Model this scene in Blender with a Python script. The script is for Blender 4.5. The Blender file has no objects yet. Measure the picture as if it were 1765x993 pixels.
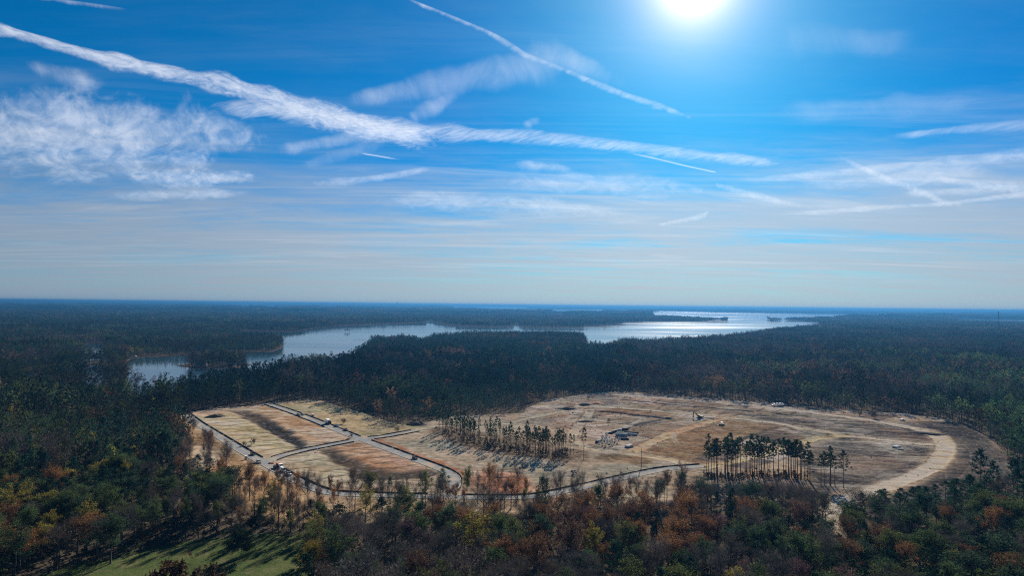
import bpy, bmesh, math, random
import numpy as np
from mathutils import Vector, Matrix

# ------------------------------------------------------------------ camera
SC = bpy.context.scene
COL = SC.collection
H = 100.0                      # the drone hovers a hundred metres up
F = 1177.0                     # focal length in pixels of the 1765 px wide photo (24 mm equivalent)
PITCH, ROLL = math.atan(29.5 / F), math.atan(19 / 1765)
_f = Vector((0, math.cos(PITCH), math.sin(PITCH)))
_u0 = Vector((0, -math.sin(PITCH), math.cos(PITCH)))
_r0 = Vector((1, 0, 0))
_r = _r0 * math.cos(ROLL) + _u0 * math.sin(ROLL)
_u = -_r0 * math.sin(ROLL) + _u0 * math.cos(ROLL)
M3 = Matrix((_r, _u, -_f)).transposed()
cam = bpy.data.cameras.new('camera')
cam.sensor_width = 36.0
cam.lens = F / 1765 * 36
cam.clip_start = 1.0
cam.clip_end = 600000
camo = bpy.data.objects.new('camera', cam)
COL.objects.link(camo)
camo.matrix_world = Matrix.Translation((0, 0, H)) @ M3.to_4x4()
SC.camera = camo

def ray(px, py):
    return (_r * ((px - 882.5) / F) + _u * (-(py - 496.5) / F) + _f)

def G(px, py, z=0.0):
    """world point at height z that the photograph shows at this pixel"""
    d = ray(px, py)
    t = (z - H) / d.z
    return (d.x * t, d.y * t)

def GP(pts, z=0.0):
    return [G(x, y, z) for x, y in pts]

def to_px(x, y, z):
    v = Vector((x, y, z - H))
    a, b, c = v.dot(_r), v.dot(_u), v.dot(_f)
    return (882.5 + F * a / c, 496.5 - F * b / c)

# ------------------------------------------------------------------ light
SUND = ray(1197, -36).normalized()
ELEV = math.asin(SUND.z)
AZ = math.atan2(SUND.x, SUND.y)
sl = bpy.data.lights.new('sun', 'SUN')
sl.energy = 5.0
sl.angle = math.radians(0.53)
sl.color = (1.0, 0.95, 0.87)
so = bpy.data.objects.new('sun', sl)
COL.objects.link(so)
so.rotation_euler = (-SUND).to_track_quat('-Z', 'Y').to_euler()
so.location = (0, 0, 400)

SC.view_settings.view_transform = 'Standard'
SC.view_settings.look = 'None'
SC.view_settings.exposure = 1.25
SC.view_settings.gamma = 1.0
SC.cycles.use_denoising = False
SC.cycles.pixel_filter_type = 'BLACKMAN_HARRIS'
SC.cycles.filter_width = 1.15
SC.cycles.max_bounces = 5
SC.cycles.diffuse_bounces = 1
SC.cycles.glossy_bounces = 2
SC.cycles.transmission_bounces = 3
SC.cycles.transparent_max_bounces = 12
SC.cycles.volume_bounces = 0

class NB:
    """small helper for node trees"""
    def __init__(self, tree):
        self.t = tree
        self.t.nodes.clear()
    def n(self, typ, **kw):
        nd = self.t.nodes.new(typ)
        for k, v in kw.items():
            if k.startswith('_'):
                setattr(nd, k[1:], v)
        return nd
    def l(self, a, b):
        self.t.links.new(a, b)
    def setin(self, s, v):
        if isinstance(v, bpy.types.NodeSocket):
            self.l(v, s)
        else:
            if s.type == 'RGBA' and hasattr(v, '__len__') and len(v) == 3:
                v = (*v, 1)
            s.default_value = v
    def math(self, op, a, b=None, c=None, clamp=False):
        nd = self.n('ShaderNodeMath', _operation=op, _use_clamp=clamp)
        self.setin(nd.inputs[0], a)
        if b is not None: self.setin(nd.inputs[1], b)
        if c is not None: self.setin(nd.inputs[2], c)
        return nd.outputs[0]
    def vmath(self, op, a, b=None):
        nd = self.n('ShaderNodeVectorMath', _operation=op)
        self.setin(nd.inputs[0], a)
        if b is not None: self.setin(nd.inputs[1], b)
        return nd.outputs['Value'] if op in ('DOT_PRODUCT', 'LENGTH', 'DISTANCE') else nd.outputs[0]
    def comb(self, x, y, z):
        nd = self.n('ShaderNodeCombineXYZ')
        for i, v in enumerate((x, y, z)): self.setin(nd.inputs[i], v)
        return nd.outputs[0]
    def sep(self, v):
        nd = self.n('ShaderNodeSeparateXYZ')
        self.setin(nd.inputs[0], v)
        return nd.outputs
    def noise(self, vec, scale=1.0, detail=4.0, rough=0.5, dist=0.0, color=False):
        nd = self.n('ShaderNodeTexNoise')
        self.setin(nd.inputs['Vector'], vec)
        nd.inputs['Scale'].default_value = scale
        nd.inputs['Detail'].default_value = detail
        nd.inputs['Roughness'].default_value = rough
        nd.inputs['Distortion'].default_value = dist
        return nd.outputs['Color'] if color else nd.outputs[0]
    def remap(self, v, a, b, c=0.0, d=1.0, smooth=True):
        nd = self.n('ShaderNodeMapRange')
        nd.interpolation_type = 'SMOOTHSTEP' if smooth else 'LINEAR'
        nd.clamp = True
        for i, x in enumerate((v, a, b, c, d)): self.setin(nd.inputs[i], x)
        return nd.outputs[0]
    def mix(self, fac, a, b, mode='MIX'):
        nd = self.n('ShaderNodeMix')
        nd.data_type = 'RGBA'
        nd.blend_type = mode
        self.setin(nd.inputs[0], fac)
        self.setin(nd.inputs[6], a)
        self.setin(nd.inputs[7], b)
        return nd.outputs[2]
    def ramp(self, v, stops):
        nd = self.n('ShaderNodeValToRGB')
        cr = nd.color_ramp
        while len(cr.elements) < len(stops): cr.elements.new(0.5)
        for e, (p, c) in zip(cr.elements, stops):
            e.position = p
            e.color = (*c, 1) if len(c) == 3 else c
        self.l(v, nd.inputs[0])
        return nd.outputs[0]

world = bpy.data.worlds.new('World')
SC.world = world
world.use_nodes = True
w = NB(world.node_tree)
sky = w.n('ShaderNodeTexSky')
sky.sky_type = 'NISHITA'
sky.sun_disc = False
sky.sun_elevation = ELEV
sky.sun_rotation = AZ
sky.altitude = 100
sky.air_density = 0.75
sky.dust_density = 0.25
sky.ozone_density = 5.0
hs = w.n('ShaderNodeHueSaturation')
hs.inputs['Saturation'].default_value = 1.55
hs.inputs['Hue'].default_value = 0.487
w.l(sky.outputs[0], hs.inputs['Color'])
# bring the physically bright sky down to a workable range
skyc = w.mix(1.0, hs.outputs[0], (0.01, 0.50, 0.58), 'MULTIPLY')
tc = w.n('ShaderNodeTexCoord')
D = tc.outputs['Generated']
dx, dy, dz = w.sep(D)
cosang = w.vmath('DOT_PRODUCT', D, tuple(SUND))
ang = w.math('ARCCOSINE', w.math('MINIMUM', cosang, 0.9999999))
# the sun itself and the bright thin cloud it shines through
glow = w.math('ADD', w.math('MULTIPLY', w.math('EXPONENT', w.math('DIVIDE', ang, -0.026)), 25.0),
              w.math('MULTIPLY', w.math('EXPONENT', w.math('DIVIDE', ang, -0.075)), 4.0))
# high veil of cirrus on a plane: direction -> place on the cloud layer
zc = w.math('MAXIMUM', w.math('ADD', dz, 0.045), 0.02)
P = w.comb(w.math('DIVIDE', dx, zc), w.math('DIVIDE', dy, zc), 0.0)
mp = w.n('ShaderNodeMapping'); mp.vector_type = 'POINT'
mp.inputs['Rotation'].default_value = (0, 0, math.radians(-14)); mp.inputs['Scale'].default_value = (0.55, 1.0, 1)
w.l(P, mp.inputs[0])
mp2 = w.n('ShaderNodeMapping')
mp2.inputs['Rotation'].default_value = (0, 0, math.radians(24)); mp2.inputs['Scale'].default_value = (0.28, 1.25, 1)
w.l(P, mp2.inputs[0])
n1 = w.noise(mp.outputs[0], 0.62, 7, 0.62, 0.9)
n2 = w.noise(mp2.outputs[0], 1.1, 8, 0.62, 1.2)
n3 = w.noise(P, 3.6, 6, 0.6, 0.3)
cir = w.math('ADD', w.math('ADD', w.math('MULTIPLY', n1, 0.5), w.math('MULTIPLY', n2, 0.38)), w.math('MULTIPLY', n3, 0.12))
low = w.remap(dz, 0.06, 0.30)           # 0 near the horizon, 1 higher up
thr = w.math('ADD', 0.29, w.math('MULTIPLY', low, 0.27))
veil = w.remap(w.math('SUBTRACT', cir, thr), -0.10, 0.24)
veil = w.math('MULTIPLY', veil, w.math('SUBTRACT', 0.88, w.math('MULTIPLY', low, 0.72)))
base = w.math('ADD', w.remap(dz, 0.0, 0.22, 0.92, 0.0), w.math('MULTIPLY', w.math('SUBTRACT', w.math('ADD', w.math('MULTIPLY', n1, 0.5), w.math('MULTIPLY', n2, 0.5)), 0.5), w.remap(dz, 0.0, 0.12, 0.5, 2.2)))
base = w.math('MINIMUM', w.math('MAXIMUM', base, 0.0), 0.97)
veil = w.math('MAXIMUM', veil, w.math('MULTIPLY', base, w.remap(dz, 0.12, 0.24, 1.0, 0.0)))
broad = w.math('MULTIPLY', w.math('MULTIPLY', w.math('EXPONENT', w.math('DIVIDE', ang, -0.32)), 1.15), w.math('SUBTRACT', 1.0, w.math('MULTIPLY', veil, 0.8)))
nearsun = w.math('EXPONENT', w.math('DIVIDE', ang, -0.60))
vcol = w.mix(nearsun, (1.1, 1.55, 2.2), (5.9, 6.1, 6.5))
skyv = w.mix(veil, skyc, vcol)
# brighter combed streaks of ice in the same layer
mp3 = w.n('ShaderNodeMapping')
mp3.inputs['Rotation'].default_value = (0, 0, math.radians(33)); mp3.inputs['Scale'].default_value = (0.16, 0.85, 1)
w.l(P, mp3.inputs[0])
mp4 = w.n('ShaderNodeMapping')
mp4.inputs['Rotation'].default_value = (0, 0, math.radians(-30)); mp4.inputs['Scale'].default_value = (0.22, 0.9, 1); mp4.inputs['Location'].default_value = (7.0, 3.0, 0)
w.l(P, mp4.inputs[0])
s1 = w.noise(mp3.outputs[0], 1.3, 9, 0.66, 1.6); s2 = w.noise(mp4.outputs[0], 1.0, 9, 0.66, 1.4)
stk = w.math('MAXIMUM', w.remap(s1, 0.47, 0.74), w.remap(s2, 0.50, 0.76))
stk = w.math('MULTIPLY', stk, w.math('MULTIPLY', w.remap(dz, 0.01, 0.07), w.remap(dz, 0.12, 0.30, 0.45, 0.05)))
scol = w.mix(nearsun, (1.9, 2.4, 3.1), (8.0, 8.2, 8.5))
skyv = w.mix(stk, skyv, scol)
glowc = w.mix(1.0, (1.0, 0.68, 0.54), w.comb(glow, glow, glow), 'MULTIPLY')
tot = w.mix(1.0, w.mix(1.0, skyv, glowc, 'ADD'), w.mix(1.0, (0.12, 0.70, 1.0), w.comb(broad, broad, broad), 'MULTIPLY'), 'ADD')
bg = w.n('ShaderNodeBackground')
bg.inputs['Strength'].default_value = 0.06
w.l(tot, bg.inputs[0])
wo = w.n('ShaderNodeOutputWorld')
w.l(bg.outputs[0], wo.inputs[0])
world.cycles.sampling_method = 'MANUAL'
world.cycles.sample_map_resolution = 1024

def mat(name):
    m = bpy.data.materials.new(name)
    m.use_nodes = True
    nb = NB(m.node_tree)
    nb.out = nb.n('ShaderNodeOutputMaterial')
    return m, nb

def tag(o, label=None, cat=None, group=None, kind=None):
    if label: o['label'] = label
    if cat: o['category'] = cat
    if group: o['group'] = group
    if kind: o['kind'] = kind
    return o

def mesh_np(name, verts, faces, mats=(), midx=None, smooth=False):
    """faces: list/array of equal-length polygons or list of such arrays"""
    me = bpy.data.meshes.new(name)
    v = np.asarray(verts, dtype=np.float32).reshape(-1, 3)
    if isinstance(faces, np.ndarray): faces = [faces]
    faces = [np.asarray(f, dtype=np.int32) for f in faces if len(f)]
    nl = sum(f.size for f in faces)
    npoly = sum(len(f) for f in faces)
    me.vertices.add(len(v)); me.vertices.foreach_set('co', v.ravel())
    me.loops.add(nl); me.polygons.add(npoly)
    me.loops.foreach_set('vertex_index', np.concatenate([f.ravel() for f in faces]))
    tot = np.concatenate([np.full(len(f), f.shape[1], np.int32) for f in faces])
    start = np.concatenate([[0], np.cumsum(tot)[:-1]]).astype(np.int32)
    me.polygons.foreach_set('loop_start', start)
    me.polygons.foreach_set('loop_total', tot)
    for m in mats: me.materials.append(m)
    if midx is not None:
        me.polygons.foreach_set('material_index', np.asarray(midx, dtype=np.int32))
    if smooth:
        me.polygons.foreach_set('use_smooth', np.ones(npoly, bool))
    me.update(calc_edges=True)
    return me

def link(name, me, parent=None):
    o = bpy.data.objects.new(name, me)
    COL.objects.link(o)
    if parent is not None: o.parent = parent
    return o

def empty(name, loc=(0, 0, 0), rz=0.0):
    o = bpy.data.objects.new(name, None)
    o.empty_display_size = 1
    COL.objects.link(o)
    o.location = loc
    o.rotation_euler = (0, 0, rz)
    return o

def in_poly(X, Y, poly):
    X = np.asarray(X); Y = np.asarray(Y)
    r = np.zeros(X.shape, bool)
    n = len(poly)
    j = n - 1
    for i in range(n):
        xi, yi = poly[i]; xj, yj = poly[j]
        if yi != yj:
            c = ((yi > Y) != (yj > Y)) & (X < (xj - xi) * (Y - yi) / (yj - yi) + xi)
            r ^= c
        j = i
    return r

def vnoise(x, y, seed=0):
    xi = np.floor(x).astype(np.int64); yi = np.floor(y).astype(np.int64)
    fx = x - xi; fy = y - yi
    fx = fx * fx * (3 - 2 * fx); fy = fy * fy * (3 - 2 * fy)
    def h(a, b):
        n = (a * 374761393 + b * 668265263 + seed * 1442695041) & 0xFFFFFFFF
        n = ((n ^ (n >> 13)) * 1274126177) & 0xFFFFFFFF
        n = (n ^ (n >> 16)) & 0xFFFFFF
        return n / float(0xFFFFFF)
    return (h(xi, yi) * (1 - fx) + h(xi + 1, yi) * fx) * (1 - fy) + (h(xi, yi + 1) * (1 - fx) + h(xi + 1, yi + 1) * fx) * fy

def fbm(x, y, oct=4, seed=0, gain=0.5):
    s = 0; a = 1; t = 0
    for i in range(oct):
        s = s + a * vnoise(x * 2 ** i, y * 2 ** i, seed + i * 17)
        t += a; a *= gain
    return s / t

def smooth_line(pts, step=3.0, it=3):
    p = np.array(pts, float)
    for _ in range(it):
        q = np.empty((2 * len(p) - 2, 2))
        q[0::2] = p[:-1] * 0.75 + p[1:] * 0.25
        q[1::2] = p[:-1] * 0.25 + p[1:] * 0.75
        p = np.vstack([p[:1], q, p[-1:]])
    seg = np.hypot(*(p[1:] - p[:-1]).T)
    s = np.concatenate([[0], np.cumsum(seg)])
    n = max(2, int(s[-1] / step) + 1)
    t = np.linspace(0, s[-1], n)
    return np.stack([np.interp(t, s, p[:, 0]), np.interp(t, s, p[:, 1])], 1)

def normals2(p):
    d = np.gradient(p, axis=0)
    d /= np.maximum(np.hypot(d[:, 0], d[:, 1])[:, None], 1e-9)
    return np.stack([-d[:, 1], d[:, 0]], 1)

# ------------------------------------------------------------------ contrails and cirrus: thin sheets of ice high up
CLOUD_Z = 9000.0
def cloud_mat(name, scale, across, contrast, dens):
    m, b = mat(name)
    uv = b.n('ShaderNodeAttribute', _attribute_name='flow').outputs['Vector']
    fd = b.n('ShaderNodeAttribute', _attribute_name='fade').outputs['Fac']
    mpn = b.n('ShaderNodeMapping'); mpn.inputs['Scale'].default_value = across
    b.l(uv, mpn.inputs[0])
    a = b.noise(mpn.outputs[0], 1.0, 8, 0.64, 0.9)
    c = b.noise(mpn.outputs[0], scale, 6, 0.62, 0.4)
    big = b.noise(mpn.outputs[0], 0.22, 3, 0.5, 0.3)
    nz = b.math('ADD', b.math('MULTIPLY', a, 0.58), b.math('ADD', b.math('MULTIPLY', c, 0.22), b.math('MULTIPLY', big, 0.2)))
    nz = b.remap(nz, 0.33, 0.67, 0.0, 1.0, smooth=False)
    al = b.math('ADD', nz, b.math('MULTIPLY', b.math('SUBTRACT', fd, 1.0), 1.15))
    al = b.math('MULTIPLY', b.remap(al, contrast[0], contrast[1], 0.0, dens), b.remap(fd, 0.0, 0.75))
    di = b.n('ShaderNodeBsdfDiffuse'); di.inputs[0].default_value = (0.95, 0.96, 0.98, 1)
    tr = b.n('ShaderNodeBsdfTranslucent'); tr.inputs[0].default_value = (0.95, 0.96, 0.98, 1)
    mx = b.n('ShaderNodeMixShader'); mx.inputs[0].default_value = 0.75
    b.l(di.outputs[0], mx.inputs[1]); b.l(tr.outputs[0], mx.inputs[2])
    tp = b.n('ShaderNodeBsdfTransparent')
    m2 = b.n('ShaderNodeMixShader')
    b.l(al, m2.inputs[0]); b.l(tp.outputs[0], m2.inputs[1]); b.l(mx.outputs[0], m2.inputs[2])
    b.l(m2.outputs[0], b.out.inputs[0])
    return m
CM_PUFF = cloud_mat('puffy_ice_cloud', 2.6, (1.35, 1.1, 1), (-0.4, 1.1), 0.56)
CM_FEATHER = cloud_mat('feathery_ice_cloud', 2.2, (1.7, 0.55, 1), (-0.35, 1.25), 0.43)
CM_SOFT = cloud_mat('old_spread_trail', 2.2, (0.6, 0.22, 1), (-0.3, 1.4), 0.32)
CM_VEIL = cloud_mat('veil_ice_cloud', 2.4, (0.42, 0.10, 1), (-0.35, 1.35), 0.26)
CM_THIN = cloud_mat('old_thin_trail', 2.2, (1.2, 0.6, 1), (-0.2, 1.35), 0.34)
CM_FAINT = cloud_mat('faint_ice_veil', 2.2, (0.4, 0.12, 1), (-0.5, 1.5), 0.13)
CM_LINE = cloud_mat('thin_ice_trail', 1.5, (0.1, 0.1, 1), (-1.4, 0.6), 0.24)
CM_PATCH = cloud_mat('cirrus_patch_ice', 2.8, (0.62, 0.17, 1), (-0.1, 1.25), 0.47)

def contrail(pts, label, m, name='contrail', shear=0.0, power=1.0, cat='contrail', group='contrails in the sky', ends=(0.08, 0.12), zoff=0.0):
    """pts: (px, py, half width in photo pixels) down the middle of the trail"""
    P = np.array(pts, float)
    seg = np.hypot(P[1:, 0] - P[:-1, 0], P[1:, 1] - P[:-1, 1])
    s = np.concatenate([[0], np.cumsum(seg)]); n = max(24, int(s[-1] / 7))
    t = np.linspace(0, s[-1], n)
    c = np.stack([np.interp(t, s, P[:, k]) for k in range(3)], 1)
    for _ in range(6):
        c[1:-1] = c[1:-1] * 0.5 + (c[:-2] + c[2:]) * 0.25
    nrm = normals2(c[:, :2])
    NA = 13
    vs, fade, flow = [], [], []
    u = t / s[-1]
    for i in range(n):
        for k in range(NA):
            q = k / (NA - 1) * 2 - 1
            wob = 1.05 * (0.7 + 0.6 * float(vnoise(np.array([t[i] / 45.0]), np.array([pts[0][0] * 0.1]), 3)[0])) * c[i, 2]
            px = c[i, 0] + nrm[i, 0] * q * wob; py = c[i, 1] + nrm[i, 1] * q * wob
            arch = 120.0 * (1 - q * q)
            x, y = G(px, py, CLOUD_Z + zoff)
            vs.append((x, y, CLOUD_Z + zoff + arch))
            e = min(1, u[i] / max(ends[0], 1e-3)) * min(1, (1 - u[i]) / max(ends[1], 1e-3))
            fade.append((max(0.0, 1 - abs(q) ** 2) ** power) * (e * e * (3 - 2 * e)))
    vs = np.array(vs).reshape(n, NA, 3)
    mid = vs[:, NA // 2, :2]
    al = np.concatenate([[0], np.cumsum(np.hypot(*(mid[1:] - mid[:-1]).T))]) / 1000
    ac = np.hypot(vs[..., 0] - mid[:, None, 0], vs[..., 1] - mid[:, None, 1]) / 1000 * np.sign(np.arange(NA) - NA // 2)[None, :]
    fl = np.stack([al[:, None] + ac * shear, ac, np.zeros_like(ac)], -1)
    idx = np.arange(n * NA).reshape(n, NA)
    f = np.stack([idx[:-1, :-1], idx[1:, :-1], idx[1:, 1:], idx[:-1, 1:]], -1).reshape(-1, 4)
    me = mesh_np(name, vs.reshape(-1, 3), f, [m], smooth=True)
    a = me.attributes.new('fade', 'FLOAT', 'POINT'); a.data.foreach_set('value', np.array(fade, np.float32))
    a = me.attributes.new('flow', 'FLOAT_VECTOR', 'POINT'); a.data.foreach_set('vector', fl.astype(np.float32).ravel())
    o = link(name, me)
    tag(o, label, cat, group)
    return o

contrail([(-60, 38, 15), (0, 53, 14), (87, 77, 15), (173, 101, 17), (286, 126, 19), (388, 146, 21), (479, 176, 24), (561, 200, 25), (637, 222, 27), (714, 236, 26), (800, 258, 20)],
         'thick puffy contrail crossing the upper sky and thickening downwards', CM_PUFF, power=0.8)
contrail([(330, 184, 14), (450, 190, 18), (561, 205, 22), (640, 216, 24), (714, 225, 20), (800, 232, 17), (900, 236, 15), (967, 242, 14), (1069, 252, 14), (1171, 265, 14), (1273, 275, 12), (1410, 292, 9)],
         'long feathered contrail crossing the middle of the sky below the sun', CM_FEATHER, shear=0.6, power=0.8, zoff=150)
contrail([(670, -10, 4), (760, 25, 5), (850, 62, 7), (905, 98, 7), (967, 121, 7), (1069, 163, 9), (1145, 187, 7), (1225, 220, 3)],
         'tapering contrail slanting down under the bright sun', CM_THIN, shear=0.5, power=1.0, zoff=300)
contrail([(860, 66, 26), (930, 88, 34), (1000, 112, 30), (1070, 146, 18), (1130, 176, 8)], 'wisp of cloud fanning off the contrail under the sun', CM_VEIL, name='cirrus_wisp', cat='cloud', group='cirrus wisps', ends=(0.4, 0.5), zoff=450)
contrail([(1060, 261, 1.4), (1120, 272, 1.2), (1180, 287, 0.9), (1237, 299, 0.8)], 'short hair-thin fresh contrail just below the feathered one', CM_LINE, ends=(0.4, 0.02), zoff=600)
contrail([(617, 265, 0.8), (650, 270, 0.8), (700, 279, 0.6)], 'faint hair-thin trail under the puffy contrail', CM_LINE, ends=(0.2, 0.5), zoff=600)
contrail([(1190, 325, 14), (1300, 312, 12), (1426, 300, 11), (1604, 284, 12), (1800, 262, 18)], 'straight pale contrail rising from the horizon veil to the frame edge', CM_SOFT, ends=(0.3, 0.02), zoff=750)
contrail([(1490, 242, 4), (1560, 235, 7), (1640, 226, 9), (1720, 220, 12), (1810, 214, 14)], 'broad feathery streak high on its own, tapering at one end', CM_SOFT, shear=0.4, ends=(0.25, 0.02), zoff=900)
contrail([(1270, 380, 6), (1380, 368, 6), (1477, 362, 7), (1630, 352, 7), (1800, 332, 8)], 'low straight contrail just above the white horizon veil', CM_SOFT, ends=(0.3, 0.05), zoff=1050)
contrail([(1210, 314, 8), (1273, 331, 9), (1350, 350, 7), (1430, 368, 4)], 'short faint contrail slanting down to the horizon veil', CM_SOFT, ends=(0.2, 0.4), zoff=1200)
contrail([(1560, 300, 9), (1640, 313, 11), (1765, 327, 12), (1810, 332, 12)], 'fuzzy contrail dipping towards the frame edge', CM_SOFT, ends=(0.3, 0.02), zoff=1350)
contrail([(1425, 262, 6), (1480, 288, 8), (1540, 314, 9), (1590, 332, 11), (1625, 350, 9), (1700, 362, 5)], 'kinked broken contrail crossing two straight ones', CM_SOFT, ends=(0.2, 0.3), zoff=1500)
contrail([(500, 322, 12), (580, 316, 10), (663, 306, 8), (720, 296, 6), (790, 280, 4)], 'curved wisp sweeping up beside the cirrus patch', CM_SOFT, name='cirrus_wisp', cat='cloud', group='cirrus wisps', ends=(0.3, 0.3), zoff=450)
contrail([(540, 186, 12), (640, 168, 20), (739, 150, 30), (830, 132, 40), (960, 105, 44), (1040, 90, 30)], 'broad faint veil of cloud above the puffy contrail', CM_VEIL, name='cirrus_wisp', cat='cloud', group='cirrus wisps', ends=(0.2, 0.3), zoff=650)
contrail([(690, 214, 12), (740, 190, 20), (775, 172, 20), (810, 150, 14)], 'brushed wisp standing up from the meeting of two contrails', CM_VEIL, name='cirrus_wisp', cat='cloud', group='cirrus wisps', ends=(0.2, 0.4), zoff=850)
contrail([(440, 268, 12), (530, 252, 16), (620, 236, 16), (690, 232, 10)], 'smooth wisp tucked under the thick end of the puffy contrail', CM_VEIL, name='cirrus_wisp', cat='cloud', group='cirrus wisps', ends=(0.3, 0.2), zoff=1050)
contrail([(860, 292, 8), (900, 286, 12), (950, 290, 10), (1010, 298, 8)], 'small ragged wisp under the long feathered contrail', CM_SOFT, name='cirrus_wisp', cat='cloud', group='cirrus wisps', ends=(0.3, 0.3), zoff=450)
contrail([(1120, 392, 5), (1170, 382, 7), (1212, 374, 8), (1226, 366, 4), (1196, 360, 2)], 'small hooked wisp above the horizon veil', CM_SOFT, name='cirrus_wisp', cat='cloud', group='cirrus wisps', ends=(0.2, 0.3), zoff=450)
contrail([(50, -2, 4), (130, 8, 5), (240, 23, 2)], 'thin faded contrail at the very top corner of the sky', CM_SOFT, ends=(0.1, 0.4), zoff=600)
contrail([(-260, 215, 130), (-80, 225, 120), (60, 230, 110), (200, 236, 100), (320, 240, 80), (430, 234, 60), (560, 222, 34)],
         'mottled patch of broken cirrus under the puffy contrail', CM_PATCH, name='cirrus_patch', cat='cloud', group=None, power=0.75, ends=(0.02, 0.25), zoff=-200)
contrail([(160, 300, 18), (300, 312, 24), (360, 308, 24), (420, 306, 18), (500, 314, 8)], 'bright ragged lower rim of the cirrus patch', CM_PATCH, name='cirrus_wisp', cat='cloud', group='cirrus wisps', ends=(0.3, 0.3), zoff=50)

for i_, (pts_, lb_) in enumerate([
 ([(1240, 214, 16), (1340, 200, 26), (1460, 190, 30), (1600, 182, 26), (1800, 176, 22)], 'very faint cirrus band above the feathery streak near the frame edge'),
 ([(760, 330, 14), (900, 316, 26), (1040, 318, 28), (1180, 328, 24), (1320, 340, 12)], 'soft pale cirrus band under the long feathered contrail'),
 ([(540, 356, 12), (720, 346, 22), (880, 352, 24), (1040, 366, 18), (1200, 380, 8)], 'milky streak of cirrus just above the horizon veil in mid sky'),
 ([(1280, 330, 12), (1400, 322, 18), (1540, 312, 22), (1680, 296, 24), (1800, 280, 22)], 'wide soft cirrus band behind the crossing contrails'),
 ([(890, 226, 8), (915, 214, 12), (940, 206, 8)], 'small wisp lifting off the long feathered contrail'),
 ([(1280, 60, 30), (1380, 70, 44), (1500, 76, 44), (1640, 70, 30)], 'large hazy smear of cirrus beside the sun'),
 ([(480, 300, 10), (560, 276, 16), (640, 252, 18), (720, 232, 10)], 'barely visible diagonal wisp under the puffy contrail'),
 ([(0, 106, 20), (60, 118, 26), (130, 140, 26), (210, 160, 20)], 'torn shreds of cloud between puffy contrail and cirrus patch'),
 ([(1500, 342, 8), (1580, 336, 12), (1680, 330, 12), (1800, 322, 12)], 'soft streak between the two low contrails'),
 ([(120, 345, 10), (240, 338, 14), (360, 334, 14), (500, 338, 8)], 'pale level streak below the cirrus patch')]):
    contrail(pts_, lb_, CM_FAINT if i_ in (0, 5, 6) else CM_SOFT, name='cirrus_wisp', cat='cloud', group='cirrus wisps', ends=(0.35, 0.35), power=1.2, zoff=-400 - 90 * i_)

# ------------------------------------------------------------------ the big ground sheet and the lake
m_floor, b = mat('forest_floor')
pos = b.n('ShaderNodeNewGeometry').outputs['Position']
n1 = b.noise(pos, 0.02, 5, 0.6); n2 = b.noise(pos, 0.5, 6, 0.7)
c = b.ramp(n1, [(0.3, (0.04, 0.038, 0.025)), (0.5, (0.06, 0.048, 0.033)), (0.7, (0.085, 0.064, 0.043))])
c = b.mix(b.remap(n2, 0.35, 0.7, 0, 0.5), c, (0.12, 0.09, 0.065))
bs = b.n('ShaderNodeBsdfDiffuse'); b.l(c, bs.inputs[0])
b.l(bs.outputs[0], b.out.inputs[0])

R = 42000.0
gx = np.array([-R, -12000, -4000, -1500, 0, 1500, 4000, 12000, R]); gy = np.array([-3000, 0, 1000, 3000, 8000, 20000, R])
vv = np.array([(x, y, 0) for y in gy for x in gx], float)
ii = np.arange(len(vv)).reshape(len(gy), len(gx))
ff = np.stack([ii[:-1, :-1], ii[:-1, 1:], ii[1:, 1:], ii[1:, :-1]], -1).reshape(-1, 4)
tag(link('ground', mesh_np('ground', vv, ff, [m_floor])), kind='structure')

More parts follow.
